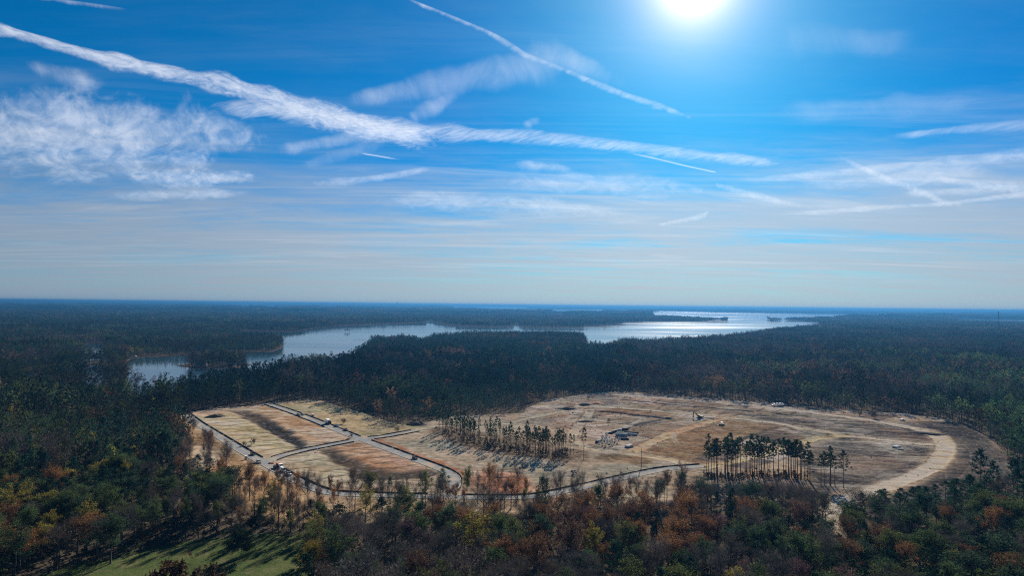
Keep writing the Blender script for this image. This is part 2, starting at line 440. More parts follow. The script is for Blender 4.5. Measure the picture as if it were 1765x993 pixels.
# water outlines: photo pixels unrolled on to the flat lake (where trees hide the near shore the outline runs on behind them)
LAKES = {
 'lake': [GP([(405, 575), (411, 571.5), (455, 572), (500, 573), (525, 569.5), (546, 566), (574, 563), (612, 562), (636, 560.5), (690, 559), (733, 557), (735, 553.5), (746, 553.5), (750, 557),
              (792, 563), (850, 564.5), (884, 563), (886, 559), (894, 559), (896, 563), (916, 565), (960, 565.5), (1005, 565), (1008, 562), (1040, 561.5), (1073, 558), (1076, 556), (1100, 555.6),
              (1150, 554.6), (1200, 554), (1251, 553), (1256, 551), (1250, 550)], .2) + GP([(1240, 548.6), (1180, 545.5), (1128, 543), (1110, 540)], 17) + GP([(1122, 538.2), (1138, 536.4), (1200, 537.5), (1251, 538.6), (1330, 539.8), (1401, 540.8), (1526, 542.4)], .2)
          + GP([(1560, 544.6), (1439, 546.0), (1371, 547.6), (1330, 549.8)], 17) + GP([(1322, 550), (1330, 552), (1383, 552.8), (1415, 557)], 0.2)
          # the near shore is hidden behind the wood: its outline follows the tops of the trees that stand on it
          + GP([(1412, 557.6), (1345, 562), (1300, 568), (1262, 572), (1235, 574), (1175, 577), (1120, 580), (1078, 578), (1046, 586), (1014, 586), (1005, 570), (960, 567.6), (915, 567.4), (860, 568), (806, 568), (748, 572), (731, 577), (696, 574),
                (660, 574), (640, 577), (630, 590), (608, 604), (585, 609), (560, 607), (540, 609), (505, 608), (488, 611), (470, 620), (452, 627), (430, 632)], 22)
          + GP([(418, 622), (410, 620), (372, 617.5), (391, 610), (420, 609), (470, 606.5), (486, 601), (488, 590), (476, 585), (440, 583), (415, 581)], 0.2)],
 'cove': [GP([(221, 622), (232, 617), (262, 616), (300, 615), (316, 613), (340, 612), (370, 613), (376, 618), (350, 624), (318, 632), (330, 636), (380, 636), (420, 634)], 0.2) + GP([(424, 640), (370, 645), (335, 646), (312, 650), (280, 654), (250, 652), (222, 646)], 19) + GP([(212, 634)], .2),
          GP([(143, 604), (146, 594.5), (160, 592.5), (182, 593.5)], .2) + GP([(182, 601), (160, 601.5), (145, 601)], 20),
          GP([(146, 631), (162, 629), (182, 630)], .2) + GP([(180, 636.5), (148, 637)], 20),
          GP([(44, 642), (52, 638), (60, 642)], .2) + GP([(58, 652), (44, 653)], 20)],
 'far_water': [GP([(772, 529.0), (860, 529.4), (1000, 530.4), (1100, 531.4), (1100, 532.0), (1000, 531.3), (925, 531.0), (918, 532.6), (925, 533.6), (1000, 533.8), (1110, 534.6)], .2) + GP([(1116, 536.4), (1030, 537.2), (955, 538.0), (880, 534.8), (800, 532.6), (768, 531.6)], 17),
               GP([(384, 525.6), (440, 526.2), (478, 526.8)], .2) + GP([(476, 529.0), (430, 529.0), (384, 528.2)], 17),
               GP([(1646, 550.4), (1700, 551.2), (1790, 552.4)], .2) + GP([(1790, 555.0), (1752, 554.4), (1700, 553.4), (1650, 552.4)], 17)],
}
LAND_IN_LAKE = [GP([(590, 573.5), (594, 571), (603, 571), (605, 573.5), (598, 574.5)], 0.2)]      # a tiny wooded islet

m_water, b = mat('lake_water')
pos = b.n('ShaderNodeNewGeometry').outputs['Position']
mpn = b.n('ShaderNodeMapping'); mpn.inputs['Scale'].default_value = (0.35, 1.0, 1.0); b.l(pos, mpn.inputs[0])
nz = b.noise(mpn.outputs[0], 0.35, 4, 0.6)
bump = b.n('ShaderNodeBump'); bump.inputs['Strength'].default_value = 0.08; bump.inputs['Distance'].default_value = 0.3
b.l(nz, bump.inputs['Height'])
mpw = b.n('ShaderNodeMapping'); mpw.inputs['Scale'].default_value = (0.0006, 0.004, 1.0); b.l(pos, mpw.inputs[0])
gust = b.noise(mpw.outputs[0], 1.0, 4, 0.6)
pb = b.n('ShaderNodeBsdfPrincipled')
pb.inputs['Base Color'].default_value = (0.012, 0.035, 0.05, 1)
pb.inputs['IOR'].default_value = 1.33
b.l(b.remap(gust, 0.42, 0.62, 0.05, 0.135), pb.inputs['Roughness'])
b.l(bump.outputs[0], pb.inputs['Normal'])
b.l(pb.outputs[0], b.out.inputs[0])
from mathutils.geometry import tessellate_polygon
for nm, polys in LAKES.items():
    vs, fs = [], []
    for p in polys:
        tri = tessellate_polygon([[Vector((x, y, 0)) for x, y in p]])
        o0 = len(vs); vs += [(x, y, 0.2) for x, y in p]
        for t in tri:
            a, bb, cc = (np.array(vs[o0 + k][:2]) for k in t)
            cr = (bb[0] - a[0]) * (cc[1] - a[1]) - (bb[1] - a[1]) * (cc[0] - a[0])
            fs.append([o0 + k for k in (t if cr > 0 else t[::-1])])
    tag(link(nm, mesh_np(nm, vs, np.array(fs), [m_water])), kind='structure')
ALLWATER = [p for polys in LAKES.values() for p in polys]

# ------------------------------------------------------------------ the cleared building site: a relief sheet with its own soil colours
Z0 = 1.5
SITE = GP([(300, 722), (318, 711), (350, 705), (400, 699), (460, 694), (520, 689), (552, 690), (600, 703), (640, 716), (690, 731), (720, 729), (780, 717), (850, 714), (900, 712), (906, 701), (940, 689), (1000, 679), (1060, 674),
           (1130, 678), (1200, 684), (1300, 692), (1400, 700), (1480, 707), (1560, 713), (1640, 723), (1690, 745), (1722, 766), (1740, 792), (1746, 818), (1720, 836), (1640, 862), (1560, 875), (1480, 884), (1450, 900), (1440, 940), (1418, 940), (1420, 900), (1408, 872),
           (1300, 864), (1200, 864), (1100, 872), (980, 884), (850, 892), (700, 900), (600, 906), (540, 905), (470, 900), (430, 880), (398, 850), (392, 826), (330, 806), (312, 790), (322, 762), (312, 740)], Z0)
MEADOW = GP([(-80, 1040), (60, 1000), (120, 984), (200, 966), (265, 946), (330, 934), (400, 926), (470, 926), (545, 938), (532, 968), (505, 1110), (300, 1140), (-80, 1140)])
sp = np.array(SITE)
GX0, GX1, GY0, GY1 = sp[:, 0].min() - 12, sp[:, 0].max() + 12, sp[:, 1].min() - 12, sp[:, 1].max() + 12
ST = 1.15
nx, ny = int((GX1 - GX0) / ST), int((GY1 - GY0) / ST)
xs = np.linspace(GX0, GX1, nx); ys = np.linspace(GY0, GY1, ny)
X, Y = np.meshgrid(xs, ys)
wx = (fbm(X / 11, Y / 11, 4, 3) - 0.5) * 9; wy = (fbm(X / 11, Y / 11, 4, 9) - 0.5) * 9
XW, YW = X + wx, Y + wy
def blur(a, k):
    for ax in (0, 1):
        p = np.pad(a, [(k, k) if i == ax else (0, 0) for i in (0, 1)], mode='edge').cumsum(ax)
        p = np.insert(p, 0, 0, axis=ax)
        n = a.shape[ax]; w2 = 2 * k + 1
        a = (np.take(p, range(w2, w2 + n), ax) - np.take(p, range(0, n), ax)) / w2
    return a
inside = in_poly(X + wx * 0.6, Y + wy * 0.6, SITE).astype(float)
edge = np.clip(blur(blur(inside, 3), 3) * 2 - 0.55, 0, 1)

def dist_line(pts, maxd=26):
    """distance of each grid point from a polyline, and the place along it"""
    P = np.asarray(pts); best = np.full(X.shape, 1e9); along = np.zeros(X.shape); s0 = 0
    for (ax, ay), (bx, by) in zip(P[:-1], P[1:]):
        L = math.hypot(bx - ax, by - ay)
        i0 = np.searchsorted(xs, min(ax, bx) - maxd); i1 = np.searchsorted(xs, max(ax, bx) + maxd)
        j0 = np.searchsorted(ys, min(ay, by) - maxd); j1 = np.searchsorted(ys, max(ay, by) + maxd)
        if i1 <= i0 or j1 <= j0 or L == 0: s0 += L; continue
        sx, sy = X[j0:j1, i0:i1] - ax, Y[j0:j1, i0:i1] - ay
        t = np.clip((sx * (bx - ax) + sy * (by - ay)) / L ** 2, 0, 1)
        d = np.hypot(sx - t * (bx - ax), sy - t * (by - ay))
        bb = best[j0:j1, i0:i1]; k = d < bb
        bb[k] = d[k]; along[j0:j1, i0:i1][k] = (s0 + t * L)[k]
        s0 += L
    return best, along

n_f = fbm(X / 2.6, Y / 2.6, 4, 5, 0.65)            # fine
n_m = fbm(X / 14, Y / 14, 4, 21)
n_l = fbm(X / 60, Y / 60, 3, 33)
ca, sa = math.cos(math.radians(-12)), math.sin(math.radians(-12))
XR, YR = X * ca + Y * sa, -X * sa + Y * ca
streak = fbm(XR / 34 + wx * 0.03, YR / 3.4, 4, 41, 0.6)
streak2 = fbm(XR / 90, YR / 6, 3, 47, 0.55)
col = np.empty(X.shape + (3,))
hgt = np.zeros(X.shape)
def C(*c): return np.array(c, float)
SAND, TAN, STRAW, BROWN, CLAY, LOAM, GREY = C(.59, .475, .36), C(.46, .345, .238), C(.50, .41, .23), C(.34, .215, .11), C(.42, .18, .08), C(.13, .105, .088), C(.38, .32, .25)
def lerp(a, bcol, t): return a + (bcol - a) * t[..., None]
col[:] = TAN
col = lerp(col, SAND, np.clip(n_l * 1.8 - 0.5, 0, 1) * 0.75)
col = lerp(col, GREY, np.clip(n_m * 2.4 - 1.0, 0, 1) * 0.7)
def zone(pts, c1, k=1.0, c2=None, soft=2, h=0.0, warp=1.0, pat=None):
    """colour one patch of soil; c2 shows through where the pattern is high"""
    global col, hgt
    p = GP(pts, Z0)
    mk = in_poly(X + wx * warp, Y + wy * warp, p).astype(float)
    mk = blur(mk, soft)
    cc = np.broadcast_to(c1, col.shape)
    if c2 is not None:
        pt = streak if pat is None else pat
        cc = lerp(cc, c2, np.clip((pt - 0.45) * 4.5, 0, 1))
    col = col + (cc - col) * (mk * k)[..., None]
    hgt += mk * h
    return mk
def line(pts, width, c1, k=1.0, h=0.0, soft=1.0, rag=1.0, px=True):
    global col, hgt
    p = smooth_line(GP(pts, Z0) if px else pts, 4)
    d, al = dist_line(p)
    d = d + (n_f - 0.5) * 2.2 * rag + (n_m - 0.5) * 3 * rag
    mk = np.clip((width / 2 + soft - d) / (2 * soft), 0, 1)
    col = col + (c1 - col) * (mk * k)[..., None]
    hgt += mk * h
    return mk

# --- building plots between the paved roads
lots = []
lots.append(zone([(337, 719), (396, 711), (450, 737), (510, 773), (447, 787), (422, 768), (371, 739)], STRAW, 0.9, SAND))
lots.append(zone([(422, 709), (461, 700), (545, 728), (606, 753), (597, 758), (532, 768), (498, 745), (459, 721)], C(.50, .33, .19), 0.95, SAND, pat=n_m * 0.4 + streak * 0.6, h=.35))
zone([(520, 735), (560, 738), (600, 752), (590, 758), (545, 762)], SAND, 0.7, C(.52, .40, .31))
lots.append(zone([(470, 797), (550, 780), (614, 824), (583, 842), (527, 831), (495, 818)], C(.52, .43, .29), 0.95, SAND))
lots.append(zone([(569, 773), (623, 763), (700, 790), (764, 808), (725, 814), (640, 808), (600, 788)], C(.43, .26, .15), 0.95, C(.52, .36, .25), pat=n_m * 0.5 + streak * 0.5))
zone([(640, 775), (690, 785), (750, 805), (700, 812)], C(.53, .38, .29), 0.6)
# straw-mulched ditches between the plots, lower than the plots
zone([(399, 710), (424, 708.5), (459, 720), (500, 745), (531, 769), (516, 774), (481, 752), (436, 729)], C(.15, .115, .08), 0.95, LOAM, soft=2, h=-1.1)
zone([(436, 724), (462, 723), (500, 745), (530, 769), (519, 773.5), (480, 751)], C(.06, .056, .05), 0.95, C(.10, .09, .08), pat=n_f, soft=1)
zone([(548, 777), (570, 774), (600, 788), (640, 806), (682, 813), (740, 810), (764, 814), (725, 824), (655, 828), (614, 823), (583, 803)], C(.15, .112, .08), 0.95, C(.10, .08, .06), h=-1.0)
# lot lines square to the first road: shallow drains
u = np.array([(X - (-253)) * 0.603 - (Y - 555) * 0.797])[0]
for mk in lots:
    per = np.abs(((u + wx * 0.25) / 15.5) % 1 - 0.5) * 15.5
    ln = np.clip(1.9 - per, 0, 1) * mk * (0.35 + 0.65 * (n_m > 0.47))
    col = lerp(col, C(.20, .16, .11), ln * 0.75); hgt -= ln * 0.25
# --- orange bank on the near side of the first road
zone([(300, 722), (322, 727), (345, 742), (430, 796), (470, 818), (520, 842), (545, 860), (560, 905), (440, 905), (400, 860), (300, 800)], C(.48, .33, .19), 0.9, C(.40, .27, .15), pat=n_m)
zone([(405, 826), (430, 800), (470, 822), (500, 845), (525, 870), (520, 895), (450, 880)], C(.56, .36, .20), 0.8, C(.46, .33, .17), pat=n_m)
zone([(318, 770), (350, 764), (392, 778), (390, 800), (340, 806)], SAND, 0.7)
zone([(345, 742), (420, 790), (412, 802), (330, 764)], C(.22, .155, .09), 0.75)
zone([(520, 858), (700, 864), (900, 866), (1000, 852), (1150, 820), (1200, 830), (1100, 862), (880, 895), (560, 905)], C(.50, .40, .27), 0.8, C(.34, .25, .15), pat=n_m)
# --- strip under the tall wood beyond the second road
zone([(475, 696), (520, 689), (600, 703), (690, 730), (740, 735), (660, 750), (622, 750), (545, 722)], STRAW, 0.8, C(.36, .29, .19), pat=streak)
# --- clay along the second road and the raw clay field near the bend
zone([(648, 758), (660, 757), (706, 778), (760, 796), (800, 814), (822, 836), (805, 840), (790, 818), (752, 802), (700, 784)], CLAY, 0.85, C(.34, .14, .08), pat=n_f)
zone([(815, 824), (836, 812), (870, 814), (905, 824), (920, 842), (890, 848), (835, 846)], C(.43, .205, .115), 0.95, C(.50, .30, .19), pat=n_f)
zone([(800, 812), (860, 804), (910, 822), (930, 846), (920, 850), (905, 826), (850, 812)], C(.55, .40, .28), 0.7)
# the pale mown slope with the shadow of the pine row on it
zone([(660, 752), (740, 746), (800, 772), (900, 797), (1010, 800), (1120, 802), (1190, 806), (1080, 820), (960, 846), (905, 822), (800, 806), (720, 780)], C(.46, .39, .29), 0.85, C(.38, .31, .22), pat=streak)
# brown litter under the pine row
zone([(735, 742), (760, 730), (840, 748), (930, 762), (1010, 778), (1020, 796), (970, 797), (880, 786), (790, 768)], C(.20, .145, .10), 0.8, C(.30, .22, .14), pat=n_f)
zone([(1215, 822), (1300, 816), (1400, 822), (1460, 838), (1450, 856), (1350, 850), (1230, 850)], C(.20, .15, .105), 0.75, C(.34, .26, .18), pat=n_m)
# --- the second phase: bare lots
ax_, ay_ = G(1254, 719, Z0); bx_, by_ = G(1533, 759, Z0)
lx, ly = (bx_ - ax_), (by_ - ay_); ll = math.hypot(lx, ly); lx /= ll; ly /= ll
U2 = (X - ax_) * lx + (Y - ay_) * ly + wx * .25; V2 = -(X - ax_) * ly + (Y - ay_) * lx + wy * .25
cu, cv = np.floor(U2 / 19.0).astype(int), np.floor(V2 / 34.0).astype(int)
hsh = ((cu * 7919 + cv * 104729) * 2654435761 % 1000) / 1000.0; hs2 = ((cu * 31337 + cv * 7907) * 2246822519 % 1000) / 1000.0
second = blur(in_poly(X, Y, GP([(906, 700), (1060, 673), (1300, 690), (1560, 712), (1640, 745), (1600, 812), (1440, 860), (1210, 800), (1060, 790), (1010, 770), (960, 740)], Z0)).astype(float), 4)
tone = np.where(hs2[..., None] < .35, C(.30, .21, .14), np.where(hs2[..., None] < .6, C(.55, .45, .37), np.where(hs2[..., None] < .8, C(.42, .30, .19), C(.22, .175, .145))))
def lot_tones(k):
    global col
    col = lerp(col, tone, k * second * np.clip(hsh * 1.5 - .2, 0, .95) * np.clip((n_m - .25) * 4, 0, 1))
lot_tones(1.0)
edg = np.minimum(np.abs((U2 / 19.0) % 1 - .5) * 19, 99); edg = np.clip(1.0 - (9.5 - edg) / 1.1, 0, 1)
col = lerp(col, C(.24, .185, .135), second * edg * .7 * (n_m > .45)); hgt -= second * edg * .12
hgt += second * (hsh - .5) * .7
zone([(906, 702), (960, 686), (1060, 675), (1200, 685), (1300, 693), (1260, 700), (1100, 696), (1020, 710), (980, 735), (900, 730)], C(.48, .395, .31), 0.8, C(.31, .245, .19), pat=n_m)
lot_tones(.7)
zone([(1042, 706), (1064, 703), (1122, 708), (1162, 713), (1144, 717), (1070, 712)], C(.36, .235, .14), 0.95, C(.42, .30, .20), h=0.1)
zone([(1066, 698), (1090, 694), (1182, 700), (1250, 705), (1140, 707)], C(.36, .25, .155), 0.9, C(.45, .35, .25))
zone([(1080, 740), (1118, 729), (1162, 731), (1172, 740), (1143, 750), (1106, 748)], C(.37, .27, .18), 0.9, C(.46, .36, .26))
zone([(1022, 789), (1056, 780), (1125, 786), (1131, 797), (1105, 803), (1060, 798)], C(.33, .22, .125), 0.9, C(.42, .30, .19), pat=n_m)
zone([(1106, 778), (1180, 744), (1252, 723), (1330, 737), (1286, 756), (1222, 775), (1200, 792), (1150, 790)], C(.34, .215, .115), 0.95, C(.44, .31, .18), pat=streak2)
zone([(1286, 755), (1324, 739), (1392, 751), (1345, 768)], C(.155, .115, .09), 0.95, C(.28, .21, .155), pat=streak, h=-0.15)
zone([(1330, 737), (1400, 744), (1424, 748), (1392, 755)], C(.50, .43, .34), 0.9, C(.36, .30, .24))
zone([(1264, 713), (1394, 715), (1470, 723), (1568, 738), (1600, 752), (1606, 762), (1560, 760), (1460, 746), (1360, 730)], C(.135, .112, .097), 0.90, C(.37, .30, .22), pat=streak2 * 0.6 + streak * 0.4)
zone([(1262, 700), (1390, 713), (1440, 720), (1380, 722), (1270, 712)], C(.44, .34, .24), 0.8, C(.30, .23, .17))
zone([(1387, 775), (1456, 753), (1530, 763), (1602, 770), (1608, 792), (1574, 814), (1500, 840), (1440, 858), (1410, 846), (1380, 800)], C(.135, .112, .099), 0.93, C(.36, .30, .24), pat=streak * .45 + n_m * .3 + fbm(XR / 22, YR / 9, 3, 63) * .25 + .015)
zone([(1400, 775), (1500, 772), (1520, 800), (1430, 815)], C(.33, .27, .19), 0.45, C(.20, .16, .13))
zone([(1440, 790), (1500, 782), (1560, 800), (1500, 826), (1450, 822)], C(.40, .33, .25), .55, C(.22, .18, .15), pat=n_m)
zone([(1400, 728), (1450, 730), (1470, 740), (1420, 738)], C(.44, .36, .28), .6, C(.25, .2, .16), pat=n_m)
zone([(1510, 763), (1550, 765), (1572, 775), (1545, 784), (1515, 775)], C(.50, .43, .34), 0.8)
zone([(1570, 727), (1650, 728), (1700, 752), (1738, 790), (1745, 830), (1640, 862), (1560, 860), (1600, 826), (1640, 795), (1646, 765), (1622, 744)], C(.095, .084, .076), 0.97, C(.15, .127, .105), pat=streak2 * 0.5 + n_m * 0.5)
lot_tones(.38)
zone([(1640, 750), (1662, 760), (1662, 800), (1620, 830), (1608, 826), (1640, 790)], C(.34, .275, .20), 0.55, C(.2, .165, .13), pat=n_m)
zone([(1478, 872), (1556, 846), (1614, 826), (1640, 812), (1700, 830), (1640, 866), (1556, 884)], C(.11, .095, .083), 0.95, C(.19, .155, .12), pat=n_m)
# lot drains of the second phase
for a0, a1, n in [((1090, 693, 1080, 700), (1420, 723, 1400, 730), 13), ((1080, 683, 1070, 689), (1380, 708, 1362, 714), 11)]:
    for i in range(n):
        t = i / (n - 1)
        q = [a0[k] + (a1[k] - a0[k]) * t for k in range(4)]
        line([(q[0], q[1]), (q[2], q[3])], 1.6, C(.20, .15, .11), 0.8, h=-0.2)
line([(1072, 689), (1120, 694), (1180, 700), (1240, 705), (1300, 709), (1390, 718)], 6, C(.12, .10, .085), 0.9, h=-0.9)
line([(1018, 709), (1070, 712), (1110, 717), (1140, 720), (1152, 722)], 8, C(.085, .078, .072), 0.97, h=-1.1)
line([(1152, 721), (1110, 731), (1080, 738), (1050, 748)], 4, C(.13, .115, .10), 0.9, h=-0.5)
line([(1030, 752), (1060, 742), (1095, 730), (1112, 722), (1098, 718), (1050, 717)], 5, C(.56, .48, .38), 0.7)
line([(1205, 792), (1230, 776), (1262, 765), (1300, 748)], 5, C(.15, .12, .09), 0.8, h=-0.4)
line([(1262, 765), (1310, 745), (1340, 737)], 3, C(.16, .13, .10), 0.7, h=-0.2)
line([(1360, 738), (1400, 750), (1425, 752)], 2.5, C(.13, .11, .09), 0.8, h=-0.2)
# --- dirt roads
DIRT = C(.72, .555, .36)
ROADS_D = [([(1215, 806), (1179, 800), (1143, 789), (1110, 783), (1062, 779), (1010, 770)], 11, DIRT),
 ([(1092, 778), (1112, 768), (1134, 757), (1170, 743), (1207, 732), (1243, 721), (1262, 718)], 9, C(.70, .46, .28)),
 ([(1000, 700), (1050, 701), (1089, 705), (1143, 710), (1197, 713), (1254, 719), (1324, 728), (1422, 744), (1464, 751), (1533, 760), (1603, 767), (1622, 767)], 9, C(.68, .555, .39)),
 ([(1060, 681), (1110, 684), (1171, 688), (1289, 698), (1394, 710.5), (1498, 724.5), (1568, 736), (1612, 748), (1629, 764), (1628, 780), (1620, 794), (1599, 812), (1551, 830), (1498, 847), (1457, 863), (1442, 876), (1436, 900), (1432, 940)], 11, C(.78, .64, .47)),
 ([(1212, 806), (1262, 797), (1307, 786), (1355, 772), (1394, 759), (1429, 751), (1455, 750)], 9, C(.70, .52, .31)),
 ([(690, 748), (730, 738), (775, 733), (860, 735), (905, 722), (960, 712), (1000, 700)], 7, C(.56, .47, .35)),
 ([(950, 690), (1000, 695), (1020, 705), (1010, 722), (985, 745), (990, 765), (1062, 779)], 8, C(.56, .46, .34))]
for pts, wd, c in ROADS_D:
    line(pts, wd + 3, (c + TAN) / 2, 0.45, rag=1.6, soft=1.5)
    mk = line(pts, wd, c, 0.95, h=-0.2, soft=.6, rag=.55)
    d, al = dist_line(smooth_line(GP(pts, Z0), 4))
    rut = np.exp(-((np.abs(d) - 1.3) / 0.7) ** 2) * (d < 4)
    col = lerp(col, c * 0.72, rut * 0.5 * (0.5 + n_m)); hgt -= rut * 0.07
    berm = np.exp(-((d + (n_m - .5) * 3 - wd / 2 - 1.0) / 0.75) ** 2) * np.clip((n_m - 0.36) * 6, 0, 1)
    col = lerp(col, C(.20, .145, .09), berm * 0.7); hgt += berm * 0.28
line([(1622, 752), (1632, 768), (1626, 790), (1604, 808)], 12, C(.74, .58, .38), 0.8, rag=.5)
# tracked-over patch where the excavator works, tyre marks
rng = random.Random(4)
for k in range(26):
    x, y = 1130 + rng.random() * 95, 716 + rng.random() * 22
    dxp, dyp = (rng.random() - 0.3) * 50, (rng.random() - 0.5) * 12
    line([(x, y), (x + dxp * 0.5, y + dyp * 0.7), (x + dxp, y + dyp)], 0.9, C(.24, .20, .16) if k % 3 else SAND, 0.7, h=-0.08, soft=0.6, rag=0.3)
for k in range(22):
    x, y = 920 + rng.random() * 180, 690 + rng.random() * 60
    dxp, dyp = (rng.random() - 0.2) * 70, (rng.random() - 0.5) * 16
    line([(x, y), (x + dxp * 0.5, y + dyp * 0.8), (x + dxp, y + dyp)], 1.2, C(.28, .225, .17) if k % 2 else C(.62, .54, .43), 0.6, h=-0.06, soft=0.8, rag=0.4)
dlx, dly = lx, ly
for k in range(70):      # wheel tracks in pairs, most of them along the lots
    x0, y0 = G(1000 + rng.random() * 560, 688 + rng.random() * 100, Z0)
    if not in_poly(np.array([x0]), np.array([y0]), SITE)[0]: continue
    L_ = 14 + rng.random() * 45; a_ = rng.gauss(0, .35) + (math.pi / 2 if rng.random() < .25 else 0)
    tx, ty = dlx * math.cos(a_) - dly * math.sin(a_), dlx * math.sin(a_) + dly * math.cos(a_)
    bend = rng.uniform(-5, 5)
    for o in (-1.1, 1.1):
        line([(x0 - ty * o, y0 + tx * o), (x0 + tx * L_ * .5 - ty * (o + bend), y0 + ty * L_ * .5 + tx * (o + bend)), (x0 + tx * L_ - ty * o, y0 + ty * L_ + tx * o)], .8,
             C(.23, .18, .135) if k % 3 else C(.62, .53, .42), .65, h=-.12, soft=.5, rag=.25, px=False)
for k in range(9):       # mower arcs on the dark field at the end
    o = k * 7.5
    line([(1650 + o, 752 + k * 1.6), (1672 + o, 775 + k), (1676 + o, 800 + k), (1655 + o, 826 + k * 2)], 1.0, C(.30, .25, .19), 0.55, h=0, soft=0.8, rag=0.5)
# general mottling: warm clayey patches against dull olive weedy ones
hue = np.clip((fbm(X / 24, Y / 24, 4, 131) - .5) * 4 + .5, 0, 1)[..., None]
col = col * (np.array([1.06, .98, .92]) * hue + np.array([.98, 1.0, .97]) * (1 - hue))
mot = (n_f - 0.5) * 0.5 + (streak - 0.5) * 0.45 + (n_m - 0.5) * 0.3
col = col * np.clip(1 + mot * 1.8, 0.36, 1.8)[..., None]
spk = np.clip((fbm(X / 1.3, Y / 1.3, 2, 77) - 0.66) * 8, 0, 1)
col = lerp(col, C(.66, .58, .48), spk * 0.35)
weed = np.clip((fbm(X / 3.1, Y / 3.1, 3, 91) - 0.62) * 9, 0, 1) * np.clip(n_l * 2 - 0.6, 0, 1)
col = lerp(col, C(.17, .155, .075), weed * 0.55)
hgt += (n_m - 0.5) * 0.8 + (n_f - 0.5) * 0.42 + (streak - 0.5) * 0.45

# ------------------------------------------------------------------ paved roads
PAVED = [([(318, 713), (330, 722), (345, 733), (385, 757), (430, 785), (465, 803), (495, 820), (520, 832), (548, 845), (575, 851.5), (620, 853.5), (680, 855), (760, 857), (850, 858.5), (915, 858), (960, 850), (1010, 839), (1070, 825), (1110, 816), (1150, 808), (1212, 804)], 6.8),
         ([(455, 799), (480, 788), (520, 777.5), (560, 769.5), (600, 762), (622, 757.5)], 6.6),
         ([(463, 697), (500, 709), (545, 726), (590, 745), (622, 757.5), (660, 771), (710, 790), (748, 804), (772, 814), (785, 826), (780, 842), (762, 856.5)], 6.8),
         ([(618, 757), (655, 754.5), (690, 748), (716, 743)], 7.0)]
for pts, wd in PAVED:
    p = smooth_line(GP(pts, Z0), 4)
    d, al = dist_line(p)
    mk = np.clip((wd / 2 + 6 - d) / 4.5, 0, 1)
    hgt = hgt * (1 - mk) - 0.02 * mk
    sh = np.clip((wd / 2 + 3.0 - d) / 1.5, 0, 1)
    col = lerp(col, C(.46, .39, .27) * (0.8 + 0.4 * n_f[..., None]), sh * 0.6)
Z = (Z0 + hgt) * edge - 0.25 * (1 - edge)
# under the woods the soil is leaf litter
col = lerp(col, C(.13, .10, .07), np.clip(1 - edge * 1.4, 0, 1))
keep = (blur(inside, 5) > 0.004)
fm = keep[:-1, :-1] & keep[1:, 1:] & keep[:-1, 1:] & keep[1:, :-1]
ii = np.arange(nx * ny).reshape(ny, nx)
ff = np.stack([ii[:-1, :-1], ii[:-1, 1:], ii[1:, 1:], ii[1:, :-1]], -1)[fm]
used = np.unique(ff); rem = np.full(nx * ny, -1); rem[used] = np.arange(len(used)); ff = rem[ff]
m_soil, b = mat('site_soil')
at = b.n('ShaderNodeAttribute', _attribute_name='soil').outputs['Color']
pos = b.n('ShaderNodeNewGeometry').outputs['Position']
nz = b.noise(pos, 1.6, 5, 0.7)
mpn = b.n('ShaderNodeMapping'); mpn.inputs['Scale'].default_value = (0.12, 0.9, 1); mpn.inputs['Rotation'].default_value = (0, 0, math.radians(12)); b.l(pos, mpn.inputs[0])
nz2 = b.noise(mpn.outputs[0], 1.0, 4, 0.65)
k = b.math('ADD', b.remap(nz, 0.25, 0.75, 0.68, 1.3, smooth=False), b.remap(nz2, 0.3, 0.7, -0.14, 0.14, smooth=False))
cc = b.mix(1.0, at, b.comb(k, k, k), 'MULTIPLY')
bs = b.n('ShaderNodeBsdfDiffuse'); bs.inputs['Roughness'].default_value = 0.6
b.l(cc, bs.inputs[0])
bump = b.n('ShaderNodeBump'); bump.inputs['Strength'].default_value = 0.5; bump.inputs['Distance'].default_value = 0.35
b.l(nz, bump.inputs['Height']); b.l(bump.outputs[0], bs.inputs['Normal'])
b.l(bs.outputs[0], b.out.inputs[0])
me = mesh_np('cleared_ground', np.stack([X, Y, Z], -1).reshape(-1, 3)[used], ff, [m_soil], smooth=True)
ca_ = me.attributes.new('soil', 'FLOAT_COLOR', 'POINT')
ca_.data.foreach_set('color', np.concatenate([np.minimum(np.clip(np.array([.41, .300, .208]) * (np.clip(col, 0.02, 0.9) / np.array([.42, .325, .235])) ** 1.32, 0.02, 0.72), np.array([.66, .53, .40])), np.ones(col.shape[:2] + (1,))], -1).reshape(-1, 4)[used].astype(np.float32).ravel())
tag(link('cleared_ground', me), kind='structure')

def ground_z(x, y):
    i = int(round((x - GX0) / (GX1 - GX0) * (nx - 1))); j = int(round((y - GY0) / (GY1 - GY0) * (ny - 1)))
    if 0 <= i < nx and 0 <= j < ny: return max(0.0, float(Z[j, i]))
    return 0.0

